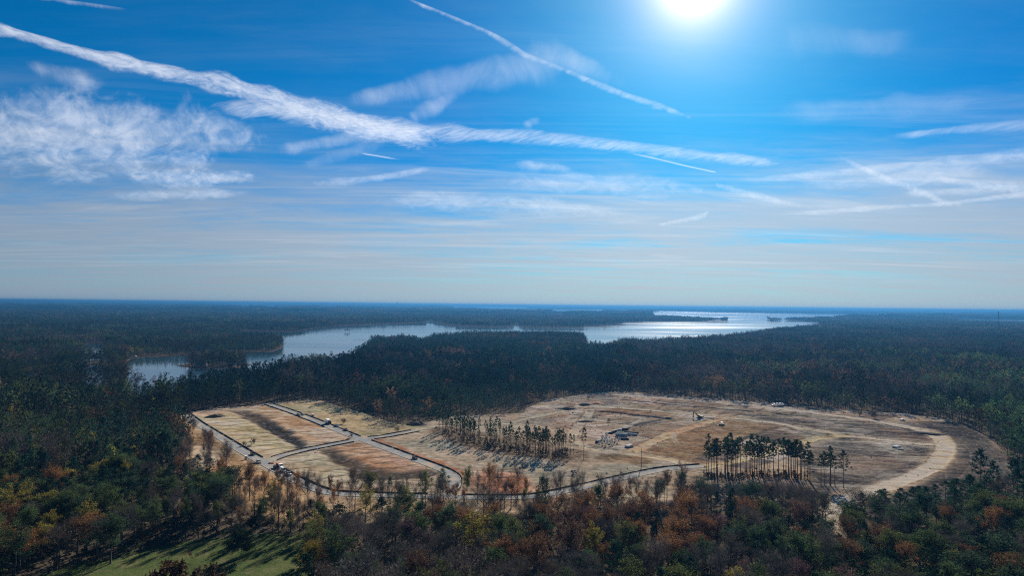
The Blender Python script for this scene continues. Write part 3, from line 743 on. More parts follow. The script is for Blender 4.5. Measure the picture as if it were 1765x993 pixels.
# asphalt, kerbs and joints
m_asph, b = mat('asphalt')
pos = b.n('ShaderNodeNewGeometry').outputs['Position']
nz = b.noise(pos, 0.25, 6, 0.65); nf = b.noise(pos, 2.5, 4, 0.7)
c = b.ramp(nz, [(0.3, (0.125, 0.13, 0.135)), (0.5, (0.165, 0.168, 0.168)), (0.7, (0.22, 0.215, 0.205))])
c = b.mix(b.remap(b.noise(pos, 0.11, 5, 0.7), 0.45, 0.68, 0, 0.75), b.mix(b.remap(nf, 0.4, 0.7, 0, 0.3), c, (0.3, 0.27, 0.23)), (0.33, 0.25, 0.17))
bs = b.n('ShaderNodeBsdfDiffuse'); b.l(c, bs.inputs[0])
b.l(bs.outputs[0], b.out.inputs[0])
m_kerb, b = mat('concrete_kerb')
pos = b.n('ShaderNodeNewGeometry').outputs['Position']
c = b.ramp(b.noise(pos, 0.9, 4, 0.6), [(0.3, (0.22, 0.21, 0.19)), (0.7, (0.40, 0.38, 0.34))])
bs = b.n('ShaderNodeBsdfDiffuse'); b.l(c, bs.inputs[0]); b.l(bs.outputs[0], b.out.inputs[0])

def ribbon(p, w0, w1, z, nrm=None):
    n = normals2(p) if nrm is None else nrm
    a = np.concatenate([p + n * w0, np.full((len(p), 1), z)], 1); c_ = np.concatenate([p + n * w1, np.full((len(p), 1), z)], 1)
    v = np.concatenate([a, c_]); k = len(p); i = np.arange(k - 1)
    return v, np.stack([i, i + 1, i + 1 + k, i + k], 1)

def near_other(pt, me_i, d):
    for j, q in enumerate(ROADLINES):
        if j != me_i and np.min(np.hypot(*(q - pt).T)) < d: return True
    return False
ROADLINES = [smooth_line(GP(p, Z0), 2.5) for p, _ in PAVED]
for ri, (pts, wd) in enumerate(PAVED):
    p = ROADLINES[ri]
    v, f = ribbon(p, wd / 2, -wd / 2, Z0 + 0.06 + 0.004 * ri)
    f = f[:, ::-1] if True else f
    tag(link('road', mesh_np('road', v, f, [m_asph])), kind='structure')
    n = normals2(p)
    kv, kf = [], []
    for s in (1, -1):
        for i in range(len(p) - 1):
            if near_other(p[i] + n[i] * s * wd / 2, ri, 5.2) or near_other(p[i + 1] + n[i + 1] * s * wd / 2, ri, 5.2): continue
            o0 = len(kv)
            for q in (i, i + 1):
                a = p[q] + n[q] * s * (wd / 2 - 0.05); c_ = p[q] + n[q] * s * (wd / 2 + 0.35)
                kv += [(*a, Z0 - 0.1), (*a, Z0 + 0.17), (*c_, Z0 + 0.17), (*c_, Z0 - 0.1)]
            for k in range(3): kf.append([o0 + k, o0 + k + 1, o0 + 4 + k + 1, o0 + 4 + k])
    tag(link('kerb', mesh_np('kerb', kv, np.array(kf), [m_kerb])), kind='structure')

# meadow
m_mead, b = mat('meadow_grass')
pos = b.n('ShaderNodeNewGeometry').outputs['Position']
a1 = b.noise(pos, 0.06, 5, 0.6); a2 = b.noise(pos, 0.9, 6, 0.75)
c = b.ramp(a1, [(0.3, (0.026, 0.046, 0.013)), (0.5, (0.044, 0.066, 0.019)), (0.7, (0.085, 0.092, 0.034))])
c = b.mix(b.remap(a2, 0.4, 0.75, 0, 0.6), c, (0.12, 0.10, 0.055))
c = b.mix(b.remap(a2, 0.5, 0.2, 0, 0.5), c, (0.028, 0.05, 0.012))
bs = b.n('ShaderNodeBsdfDiffuse'); b.l(c, bs.inputs[0])
tl = b.n('ShaderNodeBsdfTranslucent'); b.l(c, tl.inputs[0])
c = b.mix(b.remap(b.noise(pos, 0.16, 5, 0.7), 0.5, 0.72, 0, 0.6), c, (0.12, 0.095, 0.055))
b.l(c, bs.inputs[0])
bump = b.n('ShaderNodeBump'); bump.inputs['Strength'].default_value = 0.8; bump.inputs['Distance'].default_value = 0.5
b.l(a2, bump.inputs['Height']); b.l(bump.outputs[0], bs.inputs['Normal'])
b.l(bs.outputs[0], b.out.inputs[0])
mp_ = np.array(MEADOW)
mxs = np.arange(mp_[:, 0].min() - 6, mp_[:, 0].max() + 6, 1.5); mys = np.arange(mp_[:, 1].min() - 6, mp_[:, 1].max() + 6, 1.5)
MX, MY = np.meshgrid(mxs, mys)
mi = in_poly(MX + (fbm(MX / 7, MY / 7, 3, 2) - .5) * 14, MY + (fbm(MX / 7, MY / 7, 3, 8) - .5) * 14, MEADOW).astype(float)
MZ = 0.25 + 0.5 * fbm(MX / 9, MY / 9, 4, 15); mk = blur(mi, 3)
MZ = MZ * np.clip(mk * 1.6 - 0.3, 0, 1) - 0.1 * (mk < 0.3)
ii = np.arange(MX.size).reshape(MX.shape)
ff = np.stack([ii[:-1, :-1], ii[:-1, 1:], ii[1:, 1:], ii[1:, :-1]], -1)[(mk > 0.02)[:-1, :-1] & (mk > 0.02)[1:, 1:]]
used = np.unique(ff); rem = np.full(MX.size, -1); rem[used] = np.arange(len(used))
tag(link('meadow', mesh_np('meadow', np.stack([MX, MY, MZ], -1).reshape(-1, 3)[used], rem[ff], [m_mead], smooth=True)), kind='structure')

# ------------------------------------------------------------------ trees: prototypes
def leaf_mat(name, transl=0.45):
    m, b = mat(name)
    t = b.n('ShaderNodeAttribute', _attribute_name='tint'); t.attribute_type = 'INSTANCER'
    sh = b.n('ShaderNodeAttribute', _attribute_name='shade').outputs['Fac']
    hv = b.n('ShaderNodeHueSaturation')
    b.l(t.outputs['Color'], hv.inputs['Color'])
    b.l(b.math('ADD', 0.55, b.math('MULTIPLY', sh, 0.9)), hv.inputs['Value'])
    b.l(b.math('ADD', 0.485, b.math('MULTIPLY', sh, 0.03)), hv.inputs['Hue'])
    d = b.n('ShaderNodeBsdfDiffuse'); b.l(hv.outputs[0], d.inputs[0])
    tr = b.n('ShaderNodeBsdfTranslucent'); b.l(hv.outputs[0], tr.inputs[0])
    mx = b.n('ShaderNodeMixShader'); mx.inputs[0].default_value = transl
    b.l(d.outputs[0], mx.inputs[1]); b.l(tr.outputs[0], mx.inputs[2])
    b.l(mx.outputs[0], b.out.inputs[0])
    return m
M_LEAF = leaf_mat('tree_leaves', 0.32)
M_NEEDLE = leaf_mat('pine_needles', 0.2)
M_TWIG = leaf_mat('bare_twigs', 0.15)
def bark_mat(name, c0, c1):
    m, b = mat(name)
    pos = b.n('ShaderNodeTexCoord').outputs['Object']
    mpn = b.n('ShaderNodeMapping'); mpn.inputs['Scale'].default_value = (3, 3, 0.5); b.l(pos, mpn.inputs[0])
    c = b.ramp(b.noise(mpn.outputs[0], 1.5, 4, 0.6), [(0.35, c0), (0.65, c1)])
    d = b.n('ShaderNodeBsdfDiffuse'); b.l(c, d.inputs[0]); b.l(d.outputs[0], b.out.inputs[0])
    return m
M_BARK = bark_mat('grey_bark', (0.06, 0.052, 0.047), (0.14, 0.12, 0.105))
M_PBARK = bark_mat('pine_bark', (0.05, 0.036, 0.028), (0.11, 0.08, 0.06))

class TB:
    """collects the wood and the leaves of one tree"""
    def __init__(self, seed):
        self.r = np.random.RandomState(seed)
        self.v, self.f, self.nv = [], [], 0
        self.lv, self.ls = [], []
    def tube(self, pts, r0, r1, n=5):
        pts = np.asarray(pts, float); k = len(pts)
        d = np.gradient(pts, axis=0); d /= np.linalg.norm(d, axis=1)[:, None] + 1e-9
        ref = np.where(np.abs(d[:, 2:3]) > 0.9, np.array([[1., 0, 0]]), np.array([[0., 0, 1]]))
        a = np.cross(d, ref); a /= np.linalg.norm(a, axis=1)[:, None] + 1e-9
        b_ = np.cross(d, a)
        rr = np.linspace(r0, r1, k)
        th = np.arange(n) / n * 2 * math.pi
        ring = pts[:, None] + rr[:, None, None] * (a[:, None] * np.cos(th)[None, :, None] + b_[:, None] * np.sin(th)[None, :, None])
        self.v.append(ring.reshape(-1, 3))
        ii = self.nv + np.arange(k * n).reshape(k, n)
        j = np.roll(ii, -1, 1)
        self.f.append(np.stack([ii[:-1], j[:-1], j[1:], ii[1:]], -1).reshape(-1, 4))
        self.nv += k * n
    def bough(self, p, d, L, r0, r1, n=4, k=4, up=0.15, wob=0.12):
        pts = [np.array(p, float)]; d = np.array(d, float); d /= np.linalg.norm(d)
        for i in range(k):
            d = d + self.r.normal(0, wob, 3) + np.array([0, 0, up]); d /= np.linalg.norm(d)
            pts.append(pts[-1] + d * L / k)
        self.tube(pts, r0, r1, n)
        return pts, d
    def leaves(self, c, rad, n, size, flat=0.75, shade=None):
        """n leaf clumps in a ball round c"""
        r = self.r
        o = r.normal(0, 1, (n, 3)); o /= np.linalg.norm(o, axis=1)[:, None] + 1e-9
        o *= (r.uniform(0, 1, n) ** 0.45)[:, None] * rad; o[:, 2] *= flat
        c = np.asarray(c) + o
        a = r.normal(0, 1, (n, 3)); a /= np.linalg.norm(a, axis=1)[:, None]
        b_ = np.cross(a, r.normal(0, 1, (n, 3))); b_ /= np.linalg.norm(b_, axis=1)[:, None]
        s = size * r.uniform(0.6, 1.25, n)[:, None]
        q = np.stack([c - a * s * 0.6, c + b_ * s * 0.45 - a * s * 0.1, c + a * s * 0.6, c - b_ * s * 0.45 + a * s * 0.1], 1)
        self.lv.append(q); self.ls.append(np.clip((0.5 if shade is None else shade) + r.normal(0, 0.18, n), 0, 1))
    def twigs(self, p, n, L, wdt, d=None, up=0.5, rad=0.3, shade=None):
        r = self.r
        c = np.asarray(p) + r.normal(0, rad, (n, 3))
        dd = r.normal(0, 1, (n, 3)) + np.array([0, 0, up]) + (0 if d is None else np.asarray(d) * 1.2)
        dd /= np.linalg.norm(dd, axis=1)[:, None]
        s = np.cross(dd, r.normal(0, 1, (n, 3))); s /= np.linalg.norm(s, axis=1)[:, None]
        LL = L * r.uniform(0.5, 1.2, n)[:, None]
        mid = c + dd * LL * 0.5 + r.normal(0, 0.1, (n, 3)) * L
        q = np.stack([c - s * wdt * 0.5, mid - s * wdt * 0.35, c + dd * LL, mid + s * wdt * 0.35], 1)
        self.lv.append(q); self.ls.append(np.clip((0.5 if shade is None else shade) + r.normal(0, 0.15, n), 0, 1))
    def wood_mesh(self, name, m):
        return mesh_np(name, np.concatenate(self.v), np.concatenate(self.f), [m], smooth=True)
    def leaf_mesh(self, name, m):
        q = np.concatenate(self.lv); n = len(q)
        me = mesh_np(name, q.reshape(-1, 3), np.arange(n * 4).reshape(n, 4), [m])
        a = me.attributes.new('shade', 'FLOAT', 'FACE'); a.data.foreach_set('value', np.concatenate(self.ls).astype(np.float32))
        return me
    def joint_mesh(self, name, mw, ml):
        wv = np.concatenate(self.v); wf = np.concatenate(self.f); q = np.concatenate(self.lv); n = len(q)
        f = np.concatenate([wf, len(wv) + np.arange(n * 4).reshape(n, 4)])
        me = mesh_np(name, np.concatenate([wv, q.reshape(-1, 3)]), f, [mw, ml], np.concatenate([np.zeros(len(wf)), np.ones(n)]))
        a = me.attributes.new('shade', 'FLOAT', 'FACE'); a.data.foreach_set('value', np.concatenate([np.full(len(wf), .5), np.concatenate(self.ls)]).astype(np.float32))
        return me

def build_broad(seed, Ht=15.0, spread=5.0, leafy=1.0, twig=1.0, fork=0.38, q=1.0, leaf=0.42):
    """broad-leaved tree: trunk, limbs, boughs, then leaf clumps and/or bare twigs. q scales the amount of detail"""
    t = TB(seed); r = t.r
    lean = r.normal(0, 0.03, 2)
    th = Ht * fork * r.uniform(0.85, 1.15)
    hi = q > 0.5
    tr = [(lean[0] * z + r.normal(0, 0.05), lean[1] * z + r.normal(0, 0.05), z) for z in np.linspace(-0.3, Ht * 0.8, 7 if hi else 3)]
    rt = 0.016 * Ht
    t.tube(tr, rt * 1.15, rt * 0.22, 7 if hi else 4)
    tr = np.array(tr)
    nl = int(r.randint(8, 12) if hi else 6)
    for i in range(nl):
        z = th + (Ht * 0.76 - th) * (i / (nl - 1)) ** 0.85
        p = np.array([np.interp(z, tr[:, 2], tr[:, 0]), np.interp(z, tr[:, 2], tr[:, 1]), z])
        az = i * 2.4 + r.uniform(-0.5, 0.5)
        k = (z - th) / (Ht * 0.8 - th)
        el = 0.35 + 0.75 * k + r.uniform(-0.15, 0.15)
        L = spread * (1.05 - 0.45 * k) * r.uniform(0.75, 1.15)
        d = np.array([math.cos(az) * math.cos(el), math.sin(az) * math.cos(el), math.sin(el)])
        pts, dd = t.bough(p, d, L, rt * 0.5 * (1 - 0.5 * k), rt * 0.12, 5 if hi else 3, 5 if hi else 2, 0.13, 0.10)
        nb = int(r.randint(4, 7) if hi else 3)
        for j in range(nb):
            s = (j + 1) / nb
            q0 = pts[max(1, int(round(s * (len(pts) - 1))))]
            d2 = dd + r.normal(0, 0.55, 3); d2[2] = abs(d2[2]) * 0.6 + 0.25
            L2 = spread * 0.36 * r.uniform(0.6, 1.2)
            if hi:
                p2, d3 = t.bough(q0, d2, L2, rt * 0.13, 0.02, 3, 3, 0.1, 0.16)
            else:
                d3 = d2 / np.linalg.norm(d2); p2 = [q0, q0 + d3 * L2 * 0.5, q0 + d3 * L2]
            sh = r.uniform(0.25, 0.75)
            if leafy > 0:
                t.leaves(p2[-1], spread * 0.235 * r.uniform(0.8, 1.2), max(3, int(32 * q * leafy)), leaf / math.sqrt(q) * (1.0 if hi else 0.95), 0.72, sh)
                t.leaves(p2[len(p2) // 2], spread * 0.2, max(2, int(15 * q * leafy)), leaf / math.sqrt(q), 0.72, sh)
            if twig > 0:
                for pp in p2[1:]:
                    t.twigs(pp, max(2, int(11 * q * twig)), spread * 0.24, 0.055 / q ** 0.8, d3, 0.6, spread * 0.07, sh)
    return t

def build_pine(seed, Ht=21.0, crown=0.42, spread=2.7, q=1.0, full=1.0):
    """loblolly pine: straight trunk, ragged crown of needle tufts on whorled boughs"""
    t = TB(seed); r = t.r
    hi = q > 0.5
    lean = r.normal(0, 0.012, 2)
    tr = np.array([(lean[0] * z + r.normal(0, 0.04), lean[1] * z + r.normal(0, 0.04), z) for z in np.linspace(-0.3, Ht * 0.97, 7 if hi else 3)])
    rt = 0.0105 * Ht
    t.tube(tr, rt * 1.1, rt * 0.18, 6 if hi else 4)
    zb = Ht * (1 - crown)
    n = int((26 if hi else 11) * full)
    for i in range(n):
        k = i / (n - 1)
        z = zb + (Ht * 0.96 - zb) * k + r.uniform(-0.3, 0.3)
        z = min(z, Ht * 0.96)
        p = np.array([np.interp(z, tr[:, 2], tr[:, 0]), np.interp(z, tr[:, 2], tr[:, 1]), z])
        az = i * 2.399 + r.uniform(-0.6, 0.6)
        prof = math.sin(math.pi * min(1, 0.22 + 0.78 * k)) ** 0.7 if k < 0.98 else 0.3
        L = max(0.5, spread * prof * r.uniform(0.6, 1.15))
        el = -0.05 + 0.75 * k + r.uniform(-0.15, 0.2)
        d = np.array([math.cos(az) * math.cos(el), math.sin(az) * math.cos(el), math.sin(el)])
        if hi: pts, dd = t.bough(p, d, L, rt * 0.22, 0.025, 3, 3, 0.12, 0.1)
        else: pts = [p, p + d * L * 0.6, p + d * L]
        sh = r.uniform(0.3, 0.7)
        t.leaves(pts[-1], 0.30 * spread * r.uniform(0.8, 1.2), max(3, int(26 * q)), 0.42 / math.sqrt(q), 0.7, sh)
        t.leaves(pts[-2], 0.24 * spread, max(2, int(13 * q)), 0.40 / math.sqrt(q), 0.7, sh)
    t.leaves((tr[-1][0], tr[-1][1], Ht * 0.98), 0.22 * spread, max(3, int(18 * q)), 0.42 / math.sqrt(q), 1.0)
    for i in range(5 if hi else 0):        # dead stubs below the crown
        z = Ht * r.uniform(0.35, 0.6)
        az = r.uniform(0, 6.3)
        t.bough((np.interp(z, tr[:, 2], tr[:, 0]), np.interp(z, tr[:, 2], tr[:, 1]), z), (math.cos(az), math.sin(az), 0.1), r.uniform(0.7, 1.6), 0.045, 0.015, 3, 2)
    return t

def build_cedar(seed, Ht=10.0, spread=3.6, q=1.0):
    """dense evergreen, leaves from low down"""
    t = TB(seed); r = t.r
    t.tube([(0, 0, -0.3), (0.05, 0, Ht * 0.5), (0, 0.05, Ht * 0.93)], 0.2, 0.05, 5)
    n = int(60 * q + 10)
    for i in range(n):
        k = (i + 0.5) / n
        z = Ht * (0.14 + 0.82 * k)
        rad = spread * (math.sin(math.pi * (0.16 + 0.8 * k)) ** 0.8) * r.uniform(0.55, 1.05)
        az = i * 2.399 + r.uniform(-0.4, 0.4)
        t.leaves((math.cos(az) * rad * 0.8, math.sin(az) * rad * 0.8, z), spread * 0.3, max(4, int(22 * q ** 0.3)), 0.42 if q > 0.5 else 0.85, 0.8, r.uniform(0.25, 0.75))
    return t

# ---- colours of the kinds (leaf and twig albedo)
TINTS = {
 'pine':   [(0.016, 0.042, 0.026), (0.020, 0.048, 0.029), (0.026, 0.052, 0.027), (0.017, 0.038, 0.030)],
 'olive':  [(0.052, 0.074, 0.026), (0.040, 0.066, 0.030), (0.070, 0.082, 0.026), (0.034, 0.056, 0.030)],
 'gold':   [(0.135, 0.112, 0.022), (0.105, 0.105, 0.024), (0.165, 0.135, 0.030)],
 'rust':   [(0.098, 0.056, 0.032), (0.128, 0.074, 0.036), (0.080, 0.049, 0.033), (0.070, 0.047, 0.038)],
 'bare':   [(0.078, 0.067, 0.056), (0.106, 0.092, 0.078), (0.056, 0.051, 0.047), (0.084, 0.064, 0.052), (0.078, 0.075, 0.066)],
 'maroon': [(0.082, 0.044, 0.042), (0.074, 0.042, 0.045)],
 'cedar':  [(0.016, 0.038, 0.020), (0.020, 0.046, 0.022)],
}
DARK = {'pine': .72, 'olive': .72, 'gold': .85, 'rust': .74, 'bare': .66, 'maroon': .74, 'cedar': .75}
TINTS = {k: [tuple(v * DARK[k] * m for v, m in zip(c, (1, 1, 1.06))) for c in cs] for k, cs in TINTS.items()}
FAR = bpy.data.collections.new('forest_prototypes')     # only instanced by the forest, never linked itself
def proto(name, me):
    o = bpy.data.objects.new(name, me); FAR.objects.link(o); return o
LOW = []      # order = instance index; Collection Info sorts by name
def low(kind, me): proto('p%03d' % len(LOW), me); LOW.append(kind)
for i in range(4): low('pine', build_pine(100 + i, 18, 0.62, 3.3, 0.28).joint_mesh('forest_pine', M_PBARK, M_NEEDLE))
for i in range(4): low('leafy', build_broad(120 + i, 14, 5.6, 1.0, 0.0, 0.30, 0.34).joint_mesh('forest_broadleaf', M_BARK, M_LEAF))
for i in range(4): low('twiggy', build_broad(140 + i, 14, 5.8, 0.75, 0.7, 0.30, 0.34, 0.36).joint_mesh('forest_bare', M_BARK, M_TWIG))
for i in range(3): low('mid_leafy', build_broad(160 + i, 14.5, 4.8, 1.0, 0.2, 0.36, 0.55).joint_mesh('wood_broadleaf', M_BARK, M_LEAF))
for i in range(4): low('mid_twiggy', build_broad(180 + i, 14.5, 5.0, 0.15, 1.3, 0.36, 0.6, 0.34).joint_mesh('wood_bare', M_BARK, M_TWIG))
for i in range(3): low('mid_pine', build_pine(200 + i, 18, 0.5, 2.8, 0.55).joint_mesh('wood_pine', M_PBARK, M_NEEDLE))
for i in range(2): low('brush', build_broad(220 + i, 2.6, 1.9, 0.35, 0.9, 0.1, 0.3, 0.3).joint_mesh('brush', M_BARK, M_TWIG))
# far away a tree is only a tuft
def tuft(seed, n=34, Hh=15, rad=4.2):
    t = TB(seed); t.tube([(0, 0, 0), (0, 0, Hh * 0.5)], 0.3, 0.2, 3)
    for i in range(7):
        a = i * 2.4; t.leaves((math.cos(a) * rad * 0.6, math.sin(a) * rad * 0.6, Hh * t.r.uniform(0.5, 0.86)), rad * 0.5, n // 7, 2.2, 0.8, t.r.uniform(0.3, 0.7))
    t.leaves((0, 0, Hh * 0.9), rad * 0.4, 6, 2.0, 0.8)
    return t.joint_mesh('far_tree', M_BARK, M_LEAF)
for i in range(4): low('tuft', tuft(240 + i))
def patch(seed, size, n, scale):
    t = TB(seed); t.v.append(np.zeros((4, 3)) + np.array([[0, 0, -1], [1, 0, -1], [1, 1, -1], [0, 1, -1]])); t.f.append(np.array([[0, 1, 2, 3]])); t.nv = 4
    for i in range(n):
        x, y = t.r.uniform(-size / 2, size / 2, 2); hh = t.r.uniform(12, 19)
        t.leaves((x, y, hh * 0.72), 3.6 * scale, 9, 3.4 * scale, 1.0 if scale == 1 else 0.7 / scale, t.r.uniform(0.2, 0.8))
    return t.joint_mesh('far_wood_patch', M_BARK, M_LEAF)
for i in range(3): low('patch', patch(260 + i, 160, 170, 1.7))
for i in range(3): low('bigpatch', patch(270 + i, 420, 260, 3.2))
IDX = {k: [i for i, kk in enumerate(LOW) if kk == k] for k in set(LOW)}

# ---- where forest stands
NR = np.random.RandomState(12)
def jitter_grid(d0, d1, sp, az=43):
    t = math.tan(math.radians(az))
    xs_ = np.arange(-d1 * t, d1 * t, sp); ys_ = np.arange(d0, d1, sp)
    gx_, gy_ = np.meshgrid(xs_, ys_)
    gx_ = gx_.ravel() + NR.uniform(-.48, .48, gx_.size) * sp; gy_ = gy_.ravel() + NR.uniform(-.48, .48, gy_.size) * sp
    k = np.abs(gx_) < np.maximum(gy_, d0) * t + 40
    return gx_[k], gy_[k]
def allowed(x, y, m=0.0):
    ok = np.ones(x.shape, bool)
    for p in ALLWATER:
        inw = in_poly(x, y, p)
        if m:
            for a in range(6):
                inw |= in_poly(x + m * math.cos(a * 1.047), y + m * math.sin(a * 1.047), p)
        ok &= ~inw
    ok &= ~in_poly(x, y, SITE)
    ok &= ~in_poly(x, y, MEADOW)
    return ok
Z_PINE = GP([(300, 706), (330, 664), (440, 652), (560, 610), (640, 590), (740, 583), (900, 586), (1040, 606), (1150, 630), (1180, 668), (1060, 672), (900, 708), (850, 714), (720, 728), (690, 732), (560, 690), (330, 708)], 0)
Z_LEFT = GP([(-300, 1100), (-300, 600), (130, 628), (300, 660), (318, 705), (312, 760), (330, 806), (400, 850), (430, 885), (300, 925), (100, 985)], 0)
Z_RGROVE = GP([(1450, 905), (1480, 886), (1560, 872), (1640, 862), (1700, 840), (1760, 800), (1900, 760), (2100, 900), (1900, 925), (1640, 915), (1500, 920)], 0)
Z_RLOW = GP([(1430, 930), (1500, 918), (1640, 915), (1900, 925), (2200, 900), (2400, 1300), (1380, 1300)], 0)
Z_REDGE = GP([(1640, 720), (1560, 700), (1620, 640), (1765, 620), (2000, 640), (2000, 860), (1760, 840), (1740, 790)], 0)
def zones(x, y):
    """share of each kind of tree at these places"""
    W = np.zeros((len(x), 7)); W[:] = (.30, .17, .01, .09, .42, .01, .01)       # pine olive gold rust bare maroon cedar: the hardwoods
    def put(p, w_):
        W[in_poly(x, y, p)] = w_
    far = y > 2600
    W[far] = (.46, .2, .0, .07, .27, 0, 0)
    lw = (x < -0.18 * y) & (y > 600)
    W[lw] = (.46, .27, .02, .05, .19, .01, 0)
    fg = (y < 430)
    W[fg] = (.07, .13, .015, .23, .52, .025, .01)
    put(Z_LEFT, (.28, .50, .045, .035, .105, .005, .03))
    put(Z_PINE, (.90, .03, 0, .035, .03, .005, 0))
    put(Z_REDGE, (.42, .32, .04, .08, .14, 0, 0))
    put(Z_RGROVE, (.80, .08, 0, .01, .10, 0, .01))
    put(Z_RLOW, (.10, .56, .01, .10, .21, .01, .01))
    # clumps: neighbours tend to be of one kind
    for k, (s, a) in enumerate([(90, 1.6), (60, 1.4), (45, 2.0), (55, 1.8), (70, 1.3), (40, 2.0), (50, 1.0)]):
        W[:, k] *= np.clip((fbm(x / s, y / s, 3, 300 + k) - 0.25) * 2.2, 0.12, 2) ** a
    W /= W.sum(1)[:, None]
    return W
KIND7 = ['pine', 'olive', 'gold', 'rust', 'bare', 'maroon', 'cedar']
def pick_kind(x, y):
    W = zones(x, y).cumsum(1); u_ = NR.uniform(0, 1, len(x))
    return (u_[:, None] > W).sum(1).clip(0, 6)
def tint_of(k, n_=None):
    c = np.array(TINTS[k][NR.randint(len(TINTS[k]))]) * NR.uniform(0.82, 1.2)
    return np.clip(c * NR.uniform(0.93, 1.07, 3), 0.01, 0.5)

def forest(name, x, y, z, idx, scl, tint, label, cat, lean=None):
    n = len(x)
    me = bpy.data.meshes.new(name)
    me.vertices.add(n)
    me.vertices.foreach_set('co', np.stack([x, y, z], 1).astype(np.float32).ravel())
    a = me.attributes.new('vi', 'INT', 'POINT'); a.data.foreach_set('value', idx.astype(np.int32))
    rot = np.zeros((n, 3), np.float32); rot[:, 2] = NR.uniform(0, 6.283, n); rot[:, :2] = NR.normal(0, 0.03, (n, 2))
    a = me.attributes.new('rt', 'FLOAT_VECTOR', 'POINT'); a.data.foreach_set('vector', rot.ravel())
    a = me.attributes.new('sc', 'FLOAT_VECTOR', 'POINT'); a.data.foreach_set('vector', scl.astype(np.float32).ravel())
    a = me.attributes.new('tint', 'FLOAT_COLOR', 'POINT'); a.data.foreach_set('color', np.concatenate([tint, np.ones((n, 1))], 1).astype(np.float32).ravel())
    o = link(name, me)
    g = bpy.data.node_groups.new(name, 'GeometryNodeTree')
    g.interface.new_socket('Geometry', in_out='INPUT', socket_type='NodeSocketGeometry')
    g.interface.new_socket('Geometry', in_out='OUTPUT', socket_type='NodeSocketGeometry')
    gi = g.nodes.new('NodeGroupInput'); go = g.nodes.new('NodeGroupOutput')
    ci = g.nodes.new('GeometryNodeCollectionInfo'); ci.inputs['Collection'].default_value = FAR
    ci.inputs['Separate Children'].default_value = True; ci.inputs['Reset Children'].default_value = True
    ip = g.nodes.new('GeometryNodeInstanceOnPoints'); ip.inputs['Pick Instance'].default_value = True
    def attr(nm, typ):
        nd = g.nodes.new('GeometryNodeInputNamedAttribute'); nd.data_type = typ; nd.inputs['Name'].default_value = nm
        return nd.outputs['Attribute']
    g.links.new(gi.outputs[0], ip.inputs['Points']); g.links.new(ci.outputs[0], ip.inputs['Instance'])
    g.links.new(attr('vi', 'INT'), ip.inputs['Instance Index'])
    er = g.nodes.new('FunctionNodeEulerToRotation'); g.links.new(attr('rt', 'FLOAT_VECTOR'), er.inputs[0])
    g.links.new(er.outputs[0], ip.inputs['Rotation']); g.links.new(attr('sc', 'FLOAT_VECTOR'), ip.inputs['Scale'])
    g.links.new(ip.outputs[0], go.inputs[0])
    md = o.modifiers.new('trees', 'NODES'); md.node_group = g
    tag(o, label, cat, kind='stuff')
    return o

KSCALE = {'pine': 1.0, 'olive': 0.98, 'gold': 0.85, 'rust': 1.0, 'bare': 1.0, 'maroon': 0.9, 'cedar': 0.7}
def plant(name, x, y, detail, label, size=1.0, zz=0.0):
    k = pick_kind(x, y)
    n = len(x)
    idx = np.zeros(n, int); sc = np.zeros((n, 3)); tn = np.zeros((n, 3))
    for j, kd in enumerate(KIND7):
        m = np.where(k == j)[0]
        if detail == 'low': fam = {'pine': 'pine', 'cedar': 'pine', 'bare': 'twiggy', 'maroon': 'twiggy'}.get(kd, 'leafy')
        elif detail == 'mid': fam = {'pine': 'mid_pine', 'cedar': 'mid_pine', 'bare': 'mid_twiggy', 'maroon': 'mid_twiggy'}.get(kd, 'mid_leafy')
        else: fam = detail
        idx[m] = NR.choice(IDX[fam], len(m))
        pal = np.array(TINTS[kd])
        tn[m] = pal[NR.randint(len(pal), size=len(m))] * NR.uniform(0.8, 1.22, (len(m), 1))
        s = NR.uniform(0.72, 1.18, len(m)) * KSCALE[kd] * size * np.clip(1 + (fbm(x[m] / 60, y[m] / 60, 3, 500 + j) - 0.5) * np.where(y[m] > 1350, 0.6, 1.5), 0.6, 1.4) * (1.12 if kd in ('olive', 'rust', 'bare') else 1.0)
        tn[m] *= np.clip(1 + (fbm(x[m] / 130, y[m] / 200, 3, 620 + j) - 0.5) * 3.2, 0.45, 1.9)[:, None]
        sc[m] = np.stack([s * NR.uniform(0.85, 1.15, len(m)), s * NR.uniform(0.85, 1.15, len(m)), s * NR.uniform(0.9, 1.12, len(m))], 1)
    if detail in ('patch', 'bigpatch'): sc[:, 2] *= NR.uniform(0.6, 2.3, n)
    gr = in_poly(x, y, Z_REDGE) | in_poly(x, y, Z_RGROVE)
    tn[gr] *= np.array([1.05, 1.2, 1.0])
    return forest(name, x, y, np.full(n, zz), idx, sc, tn, label, 'forest')

# ------------------------------------------------------------------ forest masses
SPLIT = 430.0
x, y = jitter_grid(430, 1500, 5.0)
pz = in_poly(x, y, Z_PINE)
thin = np.where(pz, 0.82, 0.50)
k = (NR.uniform(0, 1, len(x)) < thin) & allowed(x, y, 0)
plant('woodland', x[k], y[k], 'low', 'dark mixed woodland between the cleared site and the lake', 1.0)
n_a = k.sum()
x, y = jitter_grid(1500, 3000, 7.2)
k = allowed(x, y, 0)
plant('lakeside_woodland', x[k], y[k], 'low', 'blue-green woodland along the near lake shore', 0.95)
n_b = k.sum()
x, y = jitter_grid(3000, 6500, 13.5)
k = allowed(x, y, 0)
plant('peninsula_forest', x[k], y[k], 'tuft', 'hazy blue forest on the far side of the lake', 1.12)
n_c = k.sum()
x, y = jitter_grid(6500, 16000, 150, 41)
k = allowed(x, y, 25)
o_ = plant('far_forest', x[k], y[k], 'patch', 'pale blue forest belt close under the horizon', 1.0)
n_d = k.sum()
x, y = jitter_grid(16000, 40000, 400, 41)
